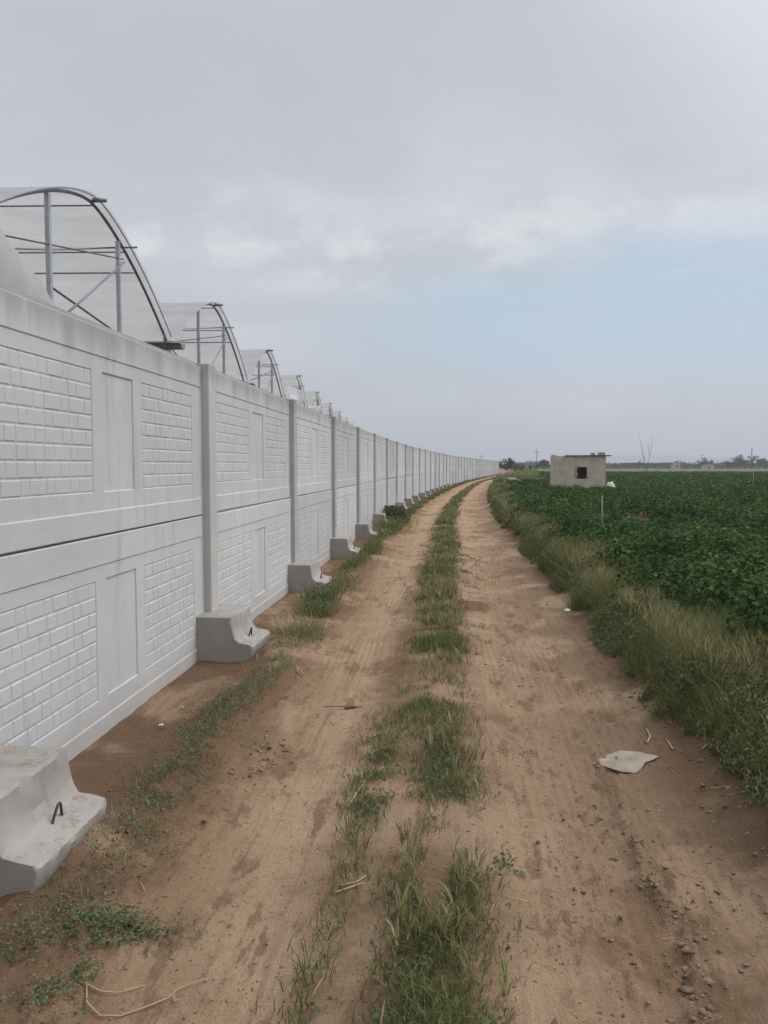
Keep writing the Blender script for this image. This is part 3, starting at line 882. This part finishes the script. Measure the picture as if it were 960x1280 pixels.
# front wall round the opening as one ring of blocks butted end to end
def ringwall(bm):
    xs = [-W2, wx0, wx1, W2]; zs = [-.3, wz0, wz1, HH]
    grid = {}
    for yv in (0, T):
        for i, x in enumerate(xs):
            for j, z in enumerate(zs): grid[(i, j, yv)] = bm.verts.new((x, yv, z))
    for i in range(3):
        for j in range(3):
            if i == 1 and j == 1: continue
            for yv in (0, T): bm.faces.new([grid[(i, j, yv)], grid[(i + 1, j, yv)], grid[(i + 1, j + 1, yv)], grid[(i, j + 1, yv)]])
    for a, b in (((1, 1), (2, 1)), ((2, 1), (2, 2)), ((2, 2), (1, 2)), ((1, 2), (1, 1))):
        bm.faces.new([grid[(*a, 0)], grid[(*b, 0)], grid[(*b, T)], grid[(*a, T)]])
    edge = [(0, 0), (1, 0), (2, 0), (3, 0), (3, 1), (3, 2), (3, 3), (2, 3), (1, 3), (0, 3), (0, 2), (0, 1)]
    for a, b in zip(edge, edge[1:] + edge[:1]):
        bm.faces.new([grid[(*a, 0)], grid[(*b, 0)], grid[(*b, T)], grid[(*a, T)]])
ringwall(bm)
add_box(bm, -W2, -W2 + T, T + .001, DP, -.3, HH)
add_box(bm, W2 - T, W2, T + .001, DP, -.3, HH)
add_box(bm, -W2 + T + .001, W2 - T - .001, DP - T, DP, -.3, HH)
obj('wall', bm_mesh('wall', bm), M['hut'], hut)
bm = bmesh.new(); add_box(bm, -W2 + T, W2 - T, T, DP - T, .0, .03); obj('floor_slab', bm_mesh('floor_slab', bm), M['hut'], hut)
bm = bmesh.new(); add_box(bm, -W2 + .02, W2 - .02, .01, DP - .01, HH - .12, HH + .004, .0); 
rf = obj('roof', bm_mesh('roof', bm), M['hut'], hut)
bm = bmesh.new(); add_box(bm, -.72, W2 + .30, -.10, DP + .05, HH + .006, HH + .05, .008); obj('roof_sheet', bm_mesh('roof_sheet', bm), M['sheet'], rf)
bm = bmesh.new()   # ragged left jamb of the opening: exposed block ends
for q in range(4): add_box(bm, wx0 + .002, wx0 + (.17 if q % 2 else .12), .02, T - .02, wz0 + .004 + q * .17, wz0 + .16 + q * .17, .006)
obj('window_jamb', bm_mesh('window_jamb', bm), M['block'], hut)
ca, sa = math.cos(-R(12.5)), math.sin(-R(12.5))
def hutpt(x, yv, z): return (HUT[0] + ca * x - sa * yv, HUT[1] + sa * x + ca * yv, .16 + z)
def block(loc, sx, sy, sz, label, hollow=True):
    bm = bmesh.new()
    add_box(bm, -sx, sx, -sy, sy, 0, sz, .01)
    add_box(bm, -sx * .8, -sx * .1, -sy - .006, -sy + .02, sz * .2, sz * .8, .004)
    add_box(bm, sx * .1, sx * .8, -sy - .006, -sy + .02, sz * .2, sz * .8, .004)
    o = obj('concrete_block', bm_mesh('concrete_block', bm), M['block']); o.location = loc; o.rotation_euler = (0, 0, -R(12.5) + random.uniform(-.2, .2))
    tag(o, label, 'block', 'loose blocks lying on the hut roof')
block(hutpt(.82, .15, HH + .052), .12, .1, .13, 'small grey block on the hut roof, middle of the three')
block(hutpt(1.28, .15, HH + .052), .2, .1, .16, 'widest grey block near the right end of the hut roof')
block(hutpt(-1.33, .16, HH + .006), .13, .1, .07, 'low grey block on the left corner of the hut roof')

def blob(name, m, loc, s, seed, label, cat, group=None, flat=1.0):
    bm = bmesh.new(); bmesh.ops.create_icosphere(bm, subdivisions=4, radius=1)
    r = random.Random(seed); ox = r.random() * 50
    for v in bm.verts:
        n = float(vnoise(v.co.x * 1.0 + v.co.z * .7 + 5, v.co.y + v.co.z * .4 + ox, .45, seed)) + .45 * float(vnoise(v.co.x + v.co.z + 5, v.co.y - v.co.z + ox, .16, seed + 1))
        v.co *= .62 + .55 * n
        v.co.x *= s[0]; v.co.y *= s[1]; v.co.z *= s[2]
        v.co.z = max(v.co.z, -s[2] * .35)
    o = obj(name, bm_mesh(name, bm, True), m); o.location = loc
    return tag(o, label, cat, group)
blob('white_sack', M['white'], (HUT[0] + 1.62, HUT[1] - .75, .40), (.23, .2, .27), 3, 'crumpled white sack leaning by the right corner of the hut', 'sack')
blob('gravel_heap', M['gravel'], (float(xw(57.5)) + 5.0, 57.5, .28), (.75, .6, .42), 6, 'low grey heap of gravel beside the far bend of the lane', 'heap')

# ------------------------------------------------------------------ small things on and by the lane
def at_lane(y, d, dz=0.0): return Vector((float(xw(y)) + d, y, float(ground_z(y, d)) + dz))
# cardboard sheet
bm = bmesh.new()
# outline in metres round its centre, read off the ground
out = [(-.18, -.01), (-.105, .07), (-.088, .052), (-.07, .10), (.02, .14), (.10, .09), (.20, .03), (.15, -.01), (.10, -.045), (.06, -.10), (.02, -.135), (-.05, -.11), (-.12, -.06)]
CB = (1.325, 4.10); cb0 = float(ground_z(CB[1], CB[0] - float(xw(CB[1]))))
tz = lambda x, yv: float(ground_z(CB[1] + yv, CB[0] + x - float(xw(CB[1] + yv)))) - cb0 + .011 + .05 * max(0, abs(x) - .12) + .003 * math.sin(x * 18 + yv * 9)
top = [bm.verts.new((x, yv, tz(x, yv))) for x, yv in out]; bot = [bm.verts.new((x * .99, yv * .99, tz(x, yv) - .006)) for x, yv in out]
ct = bm.verts.new((.02, .0, tz(.02, 0) + .004)); cb = bm.verts.new((.02, 0, tz(.02, 0) - .003))
for i in range(len(out)):
    j = (i + 1) % len(out)
    bm.faces.new((top[i], top[j], ct)); bm.faces.new((bot[j], bot[i], cb)); bm.faces.new((top[j], top[i], bot[i], bot[j]))
o = obj('cardboard_sheet', bm_mesh('cardboard_sheet', bm), M['board']); o.location = (CB[0], CB[1], cb0)
tag(o, 'torn flat sheet of grey brown cardboard on the right wheel track', 'cardboard')

# red scrap with a thin black twig
y0, d0 = 5.02, float(-.24 - xw(5.02))
t = empty('red_scrap', at_lane(y0, d0, .004)); tag(t, 'small red plastic scrap with dark string on the left wheel track', 'litter')
bm = bmesh.new()
pts = [(-.03, 0), (-.012, .035), (.0, .01), (.03, .004), (.07, -.006), (.03, -.012), (.0, -.012)]
a = [bm.verts.new((x, yv, .010 + .006 * math.sin(x * 60))) for x, yv in pts]; b = [bm.verts.new((x, yv, .004 + .006 * math.sin(x * 60))) for x, yv in pts]
bm.faces.new(a); bm.faces.new(b[::-1])
for i in range(7): bm.faces.new((a[i], b[i], b[(i + 1) % 7], a[(i + 1) % 7]))
obj('plastic_strip', bm_mesh('plastic_strip', bm), M['red'], t)
obj('string', tube_mesh('string', [(-.16, .01, .008), (-.09, .005, .014), (-.02, .012, .01), (.03, -.004, .014), (.09, .01, .012)], .0035, 5), M['cable'], t)

def stems(name, loc, lines, r, m, label, cat, group=None):
    bm = bmesh.new()
    for ln in lines: add_tube(bm, ln, [r * (1 - .5 * i / (len(ln) - 1)) for i in range(len(ln))], 5)
    me = bm_mesh(name, bm, True)
    a = me.attributes.new('rnd', 'FLOAT', 'POINT'); a.data.foreach_set('value', np.full(len(me.vertices), .6, dtype=np.float32))
    o = obj(name, me, m); o.location = loc
    return tag(o, label, cat, group)
def gl(y, x, dz=.008):
    return Vector((x, y, float(ground_z(y, x - float(xw(y)))) + dz))
def gline(pts): return [tuple(gl(yv, x, .01)) for x, yv in pts]
stems('dry_stalk', (0, 0, 0), [gline([(-.92, 2.26), (-.89, 2.18), (-.84, 2.15), (-.78, 2.155), (-.72, 2.20), (-.665, 2.24), (-.64, 2.28), (-.60, 2.30), (-.555, 2.315)]), gline([(-.925, 2.255), (-.87, 2.24), (-.82, 2.245), (-.75, 2.29)]), gline([(-.65, 2.25), (-.64, 2.225), (-.63, 2.235)])],
      .003, M['straw'], 'pale forked dry stalk lying in the bottom left corner of the lane', 'stalk', 'dry stalks lying on the lane')
stems('dry_stalk', (0, 0, 0), [gline([(-.70, 5.95), (-.64, 5.80), (-.60, 5.70)]), gline([(-.69, 5.90), (-.66, 5.78), (-.62, 5.69)])], .007, M['straw'], 'split pale stalk lying on the left track below the yellow tuft', 'stalk', 'dry stalks lying on the lane')
stems('dry_stalk', (0, 0, 0), [gline([(-.17, 3.45), (-.13, 3.62), (-.08, 3.78), (.0, 3.92)])], .005, M['straw'], 'thin curved straw stalk in the bare gap of the centre strip', 'stalk', 'dry stalks lying on the lane')
stems('dry_stalk', (0, 0, 0), [gline([(-.17, 2.78), (-.10, 2.80), (-.05, 2.86)]), gline([(-.18, 2.74), (-.08, 2.79)])], .0045, M['straw'], 'short pale stalk pair on the bare soil left of the near grass', 'stalk', 'dry stalks lying on the lane')
stems('dry_root', (0, 0, 0), [gline([(1.52, 4.3), (1.58, 4.42), (1.60, 4.55)]), gline([(1.63, 4.2), (1.66, 4.38)]), gline([(1.75, 4.1), (1.95, 4.16)])], .006, M['straw'], 'bare dry stalks sticking out of the bank under the tall grass', 'stalk')
def scrap(loc, s, seed, label, g=None):
    bm = bmesh.new(); r = random.Random(seed)
    n = 9
    a = [bm.verts.new((s * (.6 + .5 * r.random()) * math.cos(2 * math.pi * i / n), s * (.5 + .5 * r.random()) * math.sin(2 * math.pi * i / n), s * .5 * r.random())) for i in range(n)]
    c = bm.verts.new((0, 0, s * .6)); c2 = bm.verts.new((0, 0, -s * .05))
    for i in range(n): bm.faces.new((a[i], a[(i + 1) % n], c)); bm.faces.new((a[(i + 1) % n], a[i], c2))
    o = obj('white_scrap', bm_mesh('white_scrap', bm), M['white']); o.location = loc
    tag(o, label, 'litter', 'white scraps of litter')
scrap(gl(8.05, 1.96, .03), .045, 1, 'white plastic scrap at the foot of the verge grass')
scrap(gl(4.55, -1.36, .02), .016, 2, 'small white scrap in the weeds nearest the white wall panel')
scrap(gl(4.9, -1.32, .02), .012, 3, 'tiny white fleck among weeds close below the first full footing')
scrap(gl(3.55, -1.50, .008), .030, 7, 'flat pale chip on damp soil beside the nearest footing')
scrap((HUT[0] + 2.5, HUT[1] - 1.2, .42), .10, 4, 'small white scrap lying right of the crumpled sack by the hut')

# weed clumps one can tell apart
def clump(name, y, d, n, h, spread, w, m, label, lo, hi, leafy=0, lsize=.03):
    px = float(xw(y)) + d
    a = rng.normal(0, spread, n); b = rng.normal(0, spread, n)
    az = np.arctan2(b, a) + rng.normal(0, .5, n)
    hh = h * (.45 + .65 * rng.random(n))
    V, F, r = blades(a, b, np.zeros(n) - .01, hh, np.full(n, w), .25 + .7 * rng.random(n), lo + (hi - lo) * rng.random(n), az)
    t = obj(name, np_mesh(name, V, F, r), m); t.location = at_lane(y, d, 0)
    if leafy:
        th = rng.random(leafy) * 6.28; rr = spread * 1.9 * np.sqrt(rng.random(leafy)); hz = h * .85 * rng.random(leafy) ** .7
        P = np.stack([np.cos(th) * rr * (1.1 - .5 * hz / h), np.sin(th) * rr * (1.1 - .5 * hz / h), hz], -1)
        nn = np.stack([rng.normal(0, .6, leafy), rng.normal(0, .6, leafy), np.ones(leafy)], -1)
        o = obj('foliage', np_mesh('foliage', *leaves(P, nn, lsize * (.6 + .8 * rng.random(leafy)), lo + (hi - lo) * rng.random(leafy))), M['weed'], t)
    tag(t, label, 'weed', 'weed clumps at the foot of the wall')
clump('weed_clump', 7.2, .55, 300, .15, .085, .006, M['straw'], 'straw yellow dried weed clump beside the first full footing', .2, 1)
clump('weed_clump', 8.75, .55, 200, .24, .12, .007, M['grass'], 'green weed clump in front of the second footing', .25, .8, 260, .028)
clump('weed_clump', 7.95, .66, 220, .18, .09, .007, M['grass'], 'green grass tuft between the first and second full footings', .2, .7, 150, .025)
clump('weed_clump', 20.4, .52, 160, .55, .20, .012, M['weed'], 'dark green bushy weed against the wall past the fifth footing', 0, .5, 900, .06)
clump('weed_clump', 18.3, .60, 260, .40, .20, .012, M['grass'], 'yellow green weed clump just before the dark bushy weed', .5, .9, 200, .05)

# stake in the crop
bm = bmesh.new(); add_tube(bm, [(0, 0, -.1), (.004, 0, .5), (.0, .005, .93)], [.012, .011, .010], 7)
o = obj('wooden_stake', bm_mesh('wooden_stake', bm, True), M['stake']); o.location = (3.62, 12.6, .18)
tag(o, 'thin pale wooden stake standing at the edge of the crop', 'stake')
bm = bmesh.new(); add_tube(bm, [(0, 0, -.1), (.004, 0, .5), (.0, .005, 1.15)], [.02, .018, .015], 7)
o = obj('wooden_stake', bm_mesh('wooden_stake', bm, True), M['stake']); o.location = (21.6, 44.5, .18)
tag(o, 'distant thin stake in the crop near the right edge of the picture', 'stake')

# bare sapling
sap = empty('bare_sapling', (16.7, 48.5, .15)); tag(sap, 'leafless young tree with two thin rising stems in the crop', 'sapling')
obj('stem', tube_mesh('stem', [(0, 0, -.1), (-.03, 0, .9), (-.12, .03, 1.9), (-.35, .05, 2.9), (-.62, .08, 3.9)], [.016, .014, .011, .008, .004], 6), M['bark'], sap)
obj('stem', tube_mesh('stem', [(.05, 0, -.1), (.04, 0, .8), (.13, -.02, 1.7), (.28, -.03, 2.5), (.36, -.02, 3.4)], [.016, .014, .011, .008, .004], 6), M['bark'], sap)
for ln in ([(-.1, .03, 1.7), (-.26, 0, 2.2), (-.3, .05, 2.7)], [(.2, -.02, 2.1), (.14, .1, 2.5), (.2, .15, 2.9)]):
    obj('twig', tube_mesh('twig', ln, [.012, .009, .004], 5), M['bark'], sap)

# ------------------------------------------------------------------ far things
def tree(x, y, h, rad, label, name='broadleaf_tree', group='trees along the horizon', seed=0, n=1500, trunk_h=.3, flat=.75):
    r = np.random.default_rng(seed + 100)
    t = empty(name, (x, y, 0)); tag(t, label, 'tree', group)
    bm = bmesh.new()
    add_tube(bm, [(0, 0, -.2), (.05, 0, h * trunk_h), (.1, .05, h * .6)], [h * .035, h * .028, h * .012], 7)
    for q in range(4):
        a = q * 1.6 + seed
        add_tube(bm, [(.04, 0, h * trunk_h * .9), (math.cos(a) * rad * .35, math.sin(a) * rad * .35, h * .55), (math.cos(a) * rad * .65, math.sin(a) * rad * .65, h * .72)], [h * .018, h * .012, h * .005], 5)
    obj('trunk', bm_mesh('trunk', bm, True), M['bark'], t)
    ncl = 16
    cl = np.stack([r.normal(0, .42, ncl) * rad, r.normal(0, .42, ncl) * rad, h * (.58 + .2 * r.normal(0, .7, ncl))], -1)
    cl[:, 2] = np.clip(cl[:, 2], h * .25, h * .88)
    i = r.integers(0, ncl, n)
    off = r.normal(0, 1, (n, 3)); off /= np.linalg.norm(off, axis=1, keepdims=True)
    cr = rad * (.22 + .22 * r.random(ncl))
    P = cl[i] + off * (cr[i] * (.5 + .55 * r.random(n)))[:, None] * np.array([1, 1, flat])
    nn = off + r.normal(0, .5, (n, 3)) + np.array([0, 0, .4])
    tone = r.random(ncl) * .4
    obj('crown', np_mesh('crown', *leaves(P, nn, rad * .13 * (.6 + .8 * r.random(n)), np.clip(tone[i] + .6 * r.random(n), 0, 1))), M['tree'], t)
def px2x(px, y): return (px - 480) / 950 * y
tree(px2x(634, 168), 168, 3.4, 1.7, 'round dark tree just past the far end of the white wall', seed=1, n=2200, trunk_h=.15)
tree(px2x(645, 172), 172, 2.2, 1.6, 'low bush before the long low farm building', 'low_bush', 'bushes by the farm building', 2, 900, .1)
tree(px2x(653, 165), 165, 1.7, 1.0, 'smallest bush before the farm building, right of the low bush', 'low_bush', 'bushes by the farm building', 12, 500, .1)
tree(px2x(669, 250), 250, 3.6, 2.6, 'dark tree right beside the crossarm pole', seed=3, n=1200, trunk_h=.15)
tree(px2x(680, 255), 255, 4.0, 2.8, 'tree half hidden left of the hut roof', seed=4, n=1200, trunk_h=.15)
tree(px2x(798, 330), 330, 4.3, 1.6, 'single small crown above the hedge behind the bare sapling', seed=5, n=500)
tree(px2x(876, 330), 330, 5.0, 2.2, 'left one of the two dark round trees beyond the middle of the field', seed=6, n=800, trunk_h=.2)
tree(px2x(884.5, 332), 332, 5.1, 2.4, 'right one of the two dark round trees beyond the middle of the field', seed=7, n=800, trunk_h=.2)
tree(px2x(843, 330), 330, 4.6, 2.0, 'small tree behind the white farmhouse', seed=8, n=600, trunk_h=.2)
tree(px2x(923, 320), 320, 6.2, 3.2, 'rounded tree left of the tall pole at the right', seed=9, n=900, trunk_h=.15)
tree(px2x(931, 322), 322, 5.0, 2.6, 'low spreading tree just left of the tall pole', seed=10, n=700, trunk_h=.15)
tree(px2x(939, 318), 318, 6.6, 2.2, 'upright tree at the foot of the tall pole', seed=11, n=800, trunk_h=.15)
tree(px2x(947, 322), 322, 6.0, 2.6, 'tree just right of the tall pole', seed=13, n=800, trunk_h=.15)
tree(px2x(955, 318), 318, 5.0, 3.0, 'tree at the right edge of the picture on the horizon', seed=14, n=800, trunk_h=.15)
tree(px2x(912, 318), 318, 3.8, 2.8, 'low tree at the left end of the right hand group', seed=15, n=700, trunk_h=.15)
tree(px2x(966, 320), 320, 5.4, 3.0, 'tree beyond the right edge of the right hand group', seed=16, n=700, trunk_h=.15)

# the continuous hedge and orchard line
def treeline():
    n = 26000
    x = rng.uniform(20, 330, n); y = 350 + rng.normal(0, 9, n)
    top = 1.9 + .9 * vnoise(x, x * 0, 9, 91) + .5 * vnoise(x, x * 0, 2.5, 92)
    top *= np.where(x < 95, .75, 1)
    z = top * rng.random(n) ** .6
    nn = np.stack([rng.normal(0, .6, n), -np.abs(rng.normal(.5, .5, n)), .3 + rng.random(n)], -1)
    return leaves(np.stack([x, y, z], -1), nn, .8 * (.6 + .8 * rng.random(n)), np.clip(.6 * rng.random(n) + .3 * vnoise(x, x * 0, 6, 93), 0, 1))
tag(obj('far_treeline', np_mesh('far_treeline', *treeline()), M['tree']), 'long dark hedge of orchard trees along the horizon behind the field', 'treeline', kind='stuff')
# scrub between the lane and the field at the far bend
n = 9000
y, d = scatter_lane(n, 62, 215, 3.5, 7.5, 0)
k = vnoise(y, d, 5, 95) > .35
y, d = y[k], d[k]; k = len(y)
r = np.clip(.25 + .5 * rng.random(k) + .3 * vnoise(y, d, 8, 96), 0, 1)
tag(obj('far_scrub', np_mesh('far_scrub', *blades(xw(y) + d, y, np.full(k, .1), .35 + .4 * rng.random(k), .06 + .0008 * y, .3 + .5 * rng.random(k), r)), M['grass']), 'dry scrub and grass along the far bend of the lane', 'scrub', kind='stuff')

def pole(x, y, h, arms, label, r=.13):
    t = empty('utility_pole', (x, y, 0)); tag(t, label, 'utility pole', 'utility poles on the horizon')
    obj('shaft', tube_mesh('shaft', [(0, 0, -.3), (0, 0, h)], [r, r * .65], 8), M['pole'], t)
    for z, w in arms:
        bm = bmesh.new(); add_box(bm, -w, w, -.17, -.06, z - .06, z + .06, .01); o = obj('crossarm', bm_mesh('crossarm', bm), M['pole'], t)
        for sx in (-.9, 0, .9):
            obj('insulator', tube_mesh('insulator', [(sx * w, -.115, z + .06), (sx * w, -.115, z + .26)], [.05, .035], 6), M['farwhite'], o)
pole(px2x(670.5, 240), 240, 7.1, [(5.9, 1.0)], 'pole with one crossarm rising left of the hut', .14)
pole(px2x(601.5, 300), 300, 6.0, [(5.2, .8)], 'thin pole peeping over the far end of the white wall', .11)
pole(px2x(938.5, 300), 300, 8.8, [], 'tall bare pole above the trees at the right edge', .22)
pole(px2x(876.3, 345), 345, 6.7, [(6.2, .6)], 'thin pole behind the pair of round dark trees', .12)
pole(px2x(896, 330), 330, 4.0, [(3.6, .5)], 'shortest pole, right of the pair of round dark trees', .10)

def house(x, y, w, dp, h, label, m, roof_over=.3, pitch=.0, name='farm_building', wins=3):
    t = empty(name, (x, y, 0)); tag(t, label, 'building')
    bm = bmesh.new(); add_box(bm, -w / 2, w / 2, 0, dp, -.2, h); obj('wall', bm_mesh('wall', bm), m, t)
    bm = bmesh.new()
    a = [(-w / 2 - roof_over, -roof_over, h + .003), (w / 2 + roof_over, -roof_over, h + .003), (w / 2 + roof_over, dp + roof_over, h + .003), (-w / 2 - roof_over, dp + roof_over, h + .003)]
    rr = [(-w / 2 - roof_over, dp / 2, h + .2 + pitch), (w / 2 + roof_over, dp / 2, h + .2 + pitch)]
    v = [bm.verts.new(p) for p in a + rr]
    for f in ((0, 1, 5, 4), (2, 3, 4, 5), (0, 4, 3), (1, 2, 5), (0, 3, 2, 1)): bm.faces.new([v[i] for i in f])
    obj('roof', bm_mesh('roof', bm), M['farroof'], t)
    for q in range(wins):
        bx = -w / 2 + w * (q + .5) / wins
        bm = bmesh.new(); add_box(bm, bx - .35, bx + .35, -.04, .03, h * .35, h * .75, .01); obj('window', bm_mesh('window', bm), M['dark'], t)
    return t
house(px2x(653.5, 190), 190, 5.4, 4, 2.15, 'long low farm building with dark roof beyond the far bend', M['farwall'], .3, .12, wins=3)
house(px2x(845.5, 325), 325, 3.0, 3, 2.3, 'tiny white farmhouse at the hedge beyond the field', M['farwhite'], .2, .4, 'farmhouse', 1)
house(px2x(886, 325), 325, 4.2, 3, 1.7, 'low pale shed under the pair of round dark trees', M['farwhite'], .2, .2, 'farm_shed', 1)

# hills
xs = np.linspace(-900, 5200, 150); rows = np.linspace(3400, 5000, 14)
Vh = []
for yv in rows:
    t = (yv - 3400) / 1600
    prof = math.sin(math.pi * min(1, t * 1.0)) if t < 1 else 0
    for x in xs:
        e = float(sstep(350, 1600, x))
        Vh.append((x, yv, -1 + prof * e * (34 + 50 * float(vnoise(x, 0, 900, 97)) + 16 * float(vnoise(x, yv, 280, 98)))))
nx = len(xs)
Fh = [(i * nx + j, i * nx + j + 1, (i + 1) * nx + j + 1, (i + 1) * nx + j) for i in range(len(rows) - 1) for j in range(nx - 1)]
tag(obj('hills', np_mesh('hills', Vh, Fh), M['hill']), kind='structure')

# ------------------------------------------------------------------ air
bm = bmesh.new(); add_box(bm, -3000, 6000, -60, 5400, -3.5, 110)
hm, nt, out = mat('haze_air')
pv = nt.nodes.new('ShaderNodeVolumePrincipled')
pv.inputs['Color'].default_value = (.93, .95, 1, 1); pv.inputs['Density'].default_value = .00055
pv.inputs['Anisotropy'].default_value = .2
nt.links.new(pv.outputs[0], out.inputs['Volume'])
tag(obj('haze', bm_mesh('haze', bm), hm), 'pale haze in the air over the fields', 'haze', kind='stuff')

# ------------------------------------------------------------------ light
SUN_EL, SUN_AZ = R(52), R(78)          # azimuth measured from +Y (the way we look) towards +X
sun = bpy.data.lights.new('sun', 'SUN'); sun.energy = 1.35; sun.angle = R(22); sun.color = (1, .955, .90)
so = link(bpy.data.objects.new('sun', sun))
dirv = Vector((math.sin(SUN_AZ) * math.cos(SUN_EL), math.cos(SUN_AZ) * math.cos(SUN_EL), math.sin(SUN_EL)))
so.rotation_euler = (-dirv).to_track_quat('-Z', 'Y').to_euler()

w = bpy.data.worlds.new('World'); scene.world = w; w.use_nodes = True
nt = w.node_tree; nt.nodes.clear(); g = N(nt)
wo = g.node('ShaderNodeOutputWorld'); bg = g.node('ShaderNodeBackground')
nt.links.new(bg.outputs[0], wo.inputs[0])
sky = g.node('ShaderNodeTexSky', sky_type='NISHITA'); sky.sun_disc = False
sky.sun_elevation = SUN_EL; sky.sun_rotation = SUN_AZ
sky.air_density = 1.0; sky.dust_density = 1.5
STR = .10
bg.inputs[1].default_value = STR
tc = g.node('ShaderNodeTexCoord').outputs['Generated']
sep = g.node('ShaderNodeSeparateXYZ'); g.put(sep.inputs[0], tc)
zx, zy, zz = sep.outputs
zc = g.math('ADD', g.math('MAXIMUM', zz, 0.0), .16)
cx = g.math('DIVIDE', zx, zc); cy = g.math('DIVIDE', zy, zc)
cmb = g.node('ShaderNodeCombineXYZ'); g.put(cmb.inputs[0], cx); g.put(cmb.inputs[1], cy)
cv = cmb.outputs[0]
nA = g.noise(g.mapping(cv, (1, 1, 1), (1.3, 2.1, 0)), .55, 6, .55, .3)
nB = g.noise(g.mapping(cv, (1, 1, 1), (7.3, .4, 0)), 1.4, 7, .58, .3)
nC = g.noise(g.mapping(tc, (2.2, 2.2, 7), (3, 1, 2)), 1.6, 6, .55, .2)
cl = g.math('ADD', g.math('MULTIPLY', nA, .55), g.math('MULTIPLY', nB, .45))
K = 1 / STR
cloud = g.ramp(g.maprange(cl, .34, .66, 0, 1, False), [(0, (.475, .50, .555)), (.5, (.535, .56, .612)), (1, (.64, .66, .70))])
# edge of the cloud bank: brighter
elev = g.math('ADD', zz, g.math('MULTIPLY', g.math('SUBTRACT', nC, .5), .10))
edge = g.math('MULTIPLY', g.maprange(elev, .19, .26), g.maprange(elev, .26, .36, 1, 0))
edge = g.math('MULTIPLY', edge, g.maprange(g.noise(g.mapping(tc, (2.4, 2.4, 5), (.7, 3.1, 0)), 2.6, 6, .6, .3), .42, .60, .1, 1))
cloud = g.mix(g.math('MULTIPLY', edge, .85), cloud, (.745, .76, .785))
# gap of blue low in the sky, right of centre
band = g.math('MULTIPLY', g.maprange(elev, .05, .15), g.maprange(g.math('SUBTRACT', elev, g.math('MULTIPLY', zx, .10)), .205, .265, 1, 0))
az = g.maprange(g.math('ADD', zx, g.math('MULTIPLY', g.math('SUBTRACT', nA, .5), .3)), -.16, .10)
gap = g.math('MULTIPLY', band, az)
wisp = g.maprange(g.noise(g.mapping(tc, (3, 3, 16), (2, 5, 1)), 2.2, 6, .6, .4), .45, .75, 1, .62)
gap = g.math('MULTIPLY', gap, wisp)
skyc = g.mix(1.0, sky.outputs[0], (STR, STR, STR), 'MULTIPLY')
skyc = g.mix(.80, skyc, (.505, .635, .745))
c = g.mix(gap, cloud, skyc)
# haze near the horizon
c = g.mix(g.maprange(elev, -.02, .14, .85, 0), c, (.545, .553, .572))
# thinner cloud overhead and round the hidden sun lets more light through
boost = g.maprange(zz, .52, .95, 1.0, 2.1)
dotn = g.node('ShaderNodeVectorMath', operation='DOT_PRODUCT'); g.put(dotn.inputs[0], tc); dotn.inputs[1].default_value = dirv
boost = g.math('ADD', boost, g.maprange(dotn.outputs['Value'], .55, 1.0, 0, 1.4))
sc = g.node('ShaderNodeVectorMath', operation='SCALE'); g.put(sc.inputs[0], c); g.put(sc.inputs[3], g.math('MULTIPLY', boost, K))
nt.links.new(sc.outputs[0], bg.inputs[0])

# ------------------------------------------------------------------ camera
cam = bpy.data.cameras.new('camera'); cam.sensor_fit = 'VERTICAL'; cam.sensor_height = 24
cam.lens = 950 / 1280 * 24
cam.clip_start = .05; cam.clip_end = 8000
co = link(bpy.data.objects.new('camera', cam)); co.location = (0, 0, 1.6)
co.rotation_euler = (R(90 - 3.49), 0, 0)
scene.camera = co
scene.render.engine = 'CYCLES'
scene.cycles.max_bounces = 8
scene.cycles.transparent_max_bounces = 12
scene.cycles.volume_bounces = 0
scene.view_settings.view_transform = 'Standard'; scene.view_settings.look = 'None'
scene.view_settings.gamma = 1; scene.view_settings.exposure = 0.06; scene.view_settings.use_curve_mapping = False
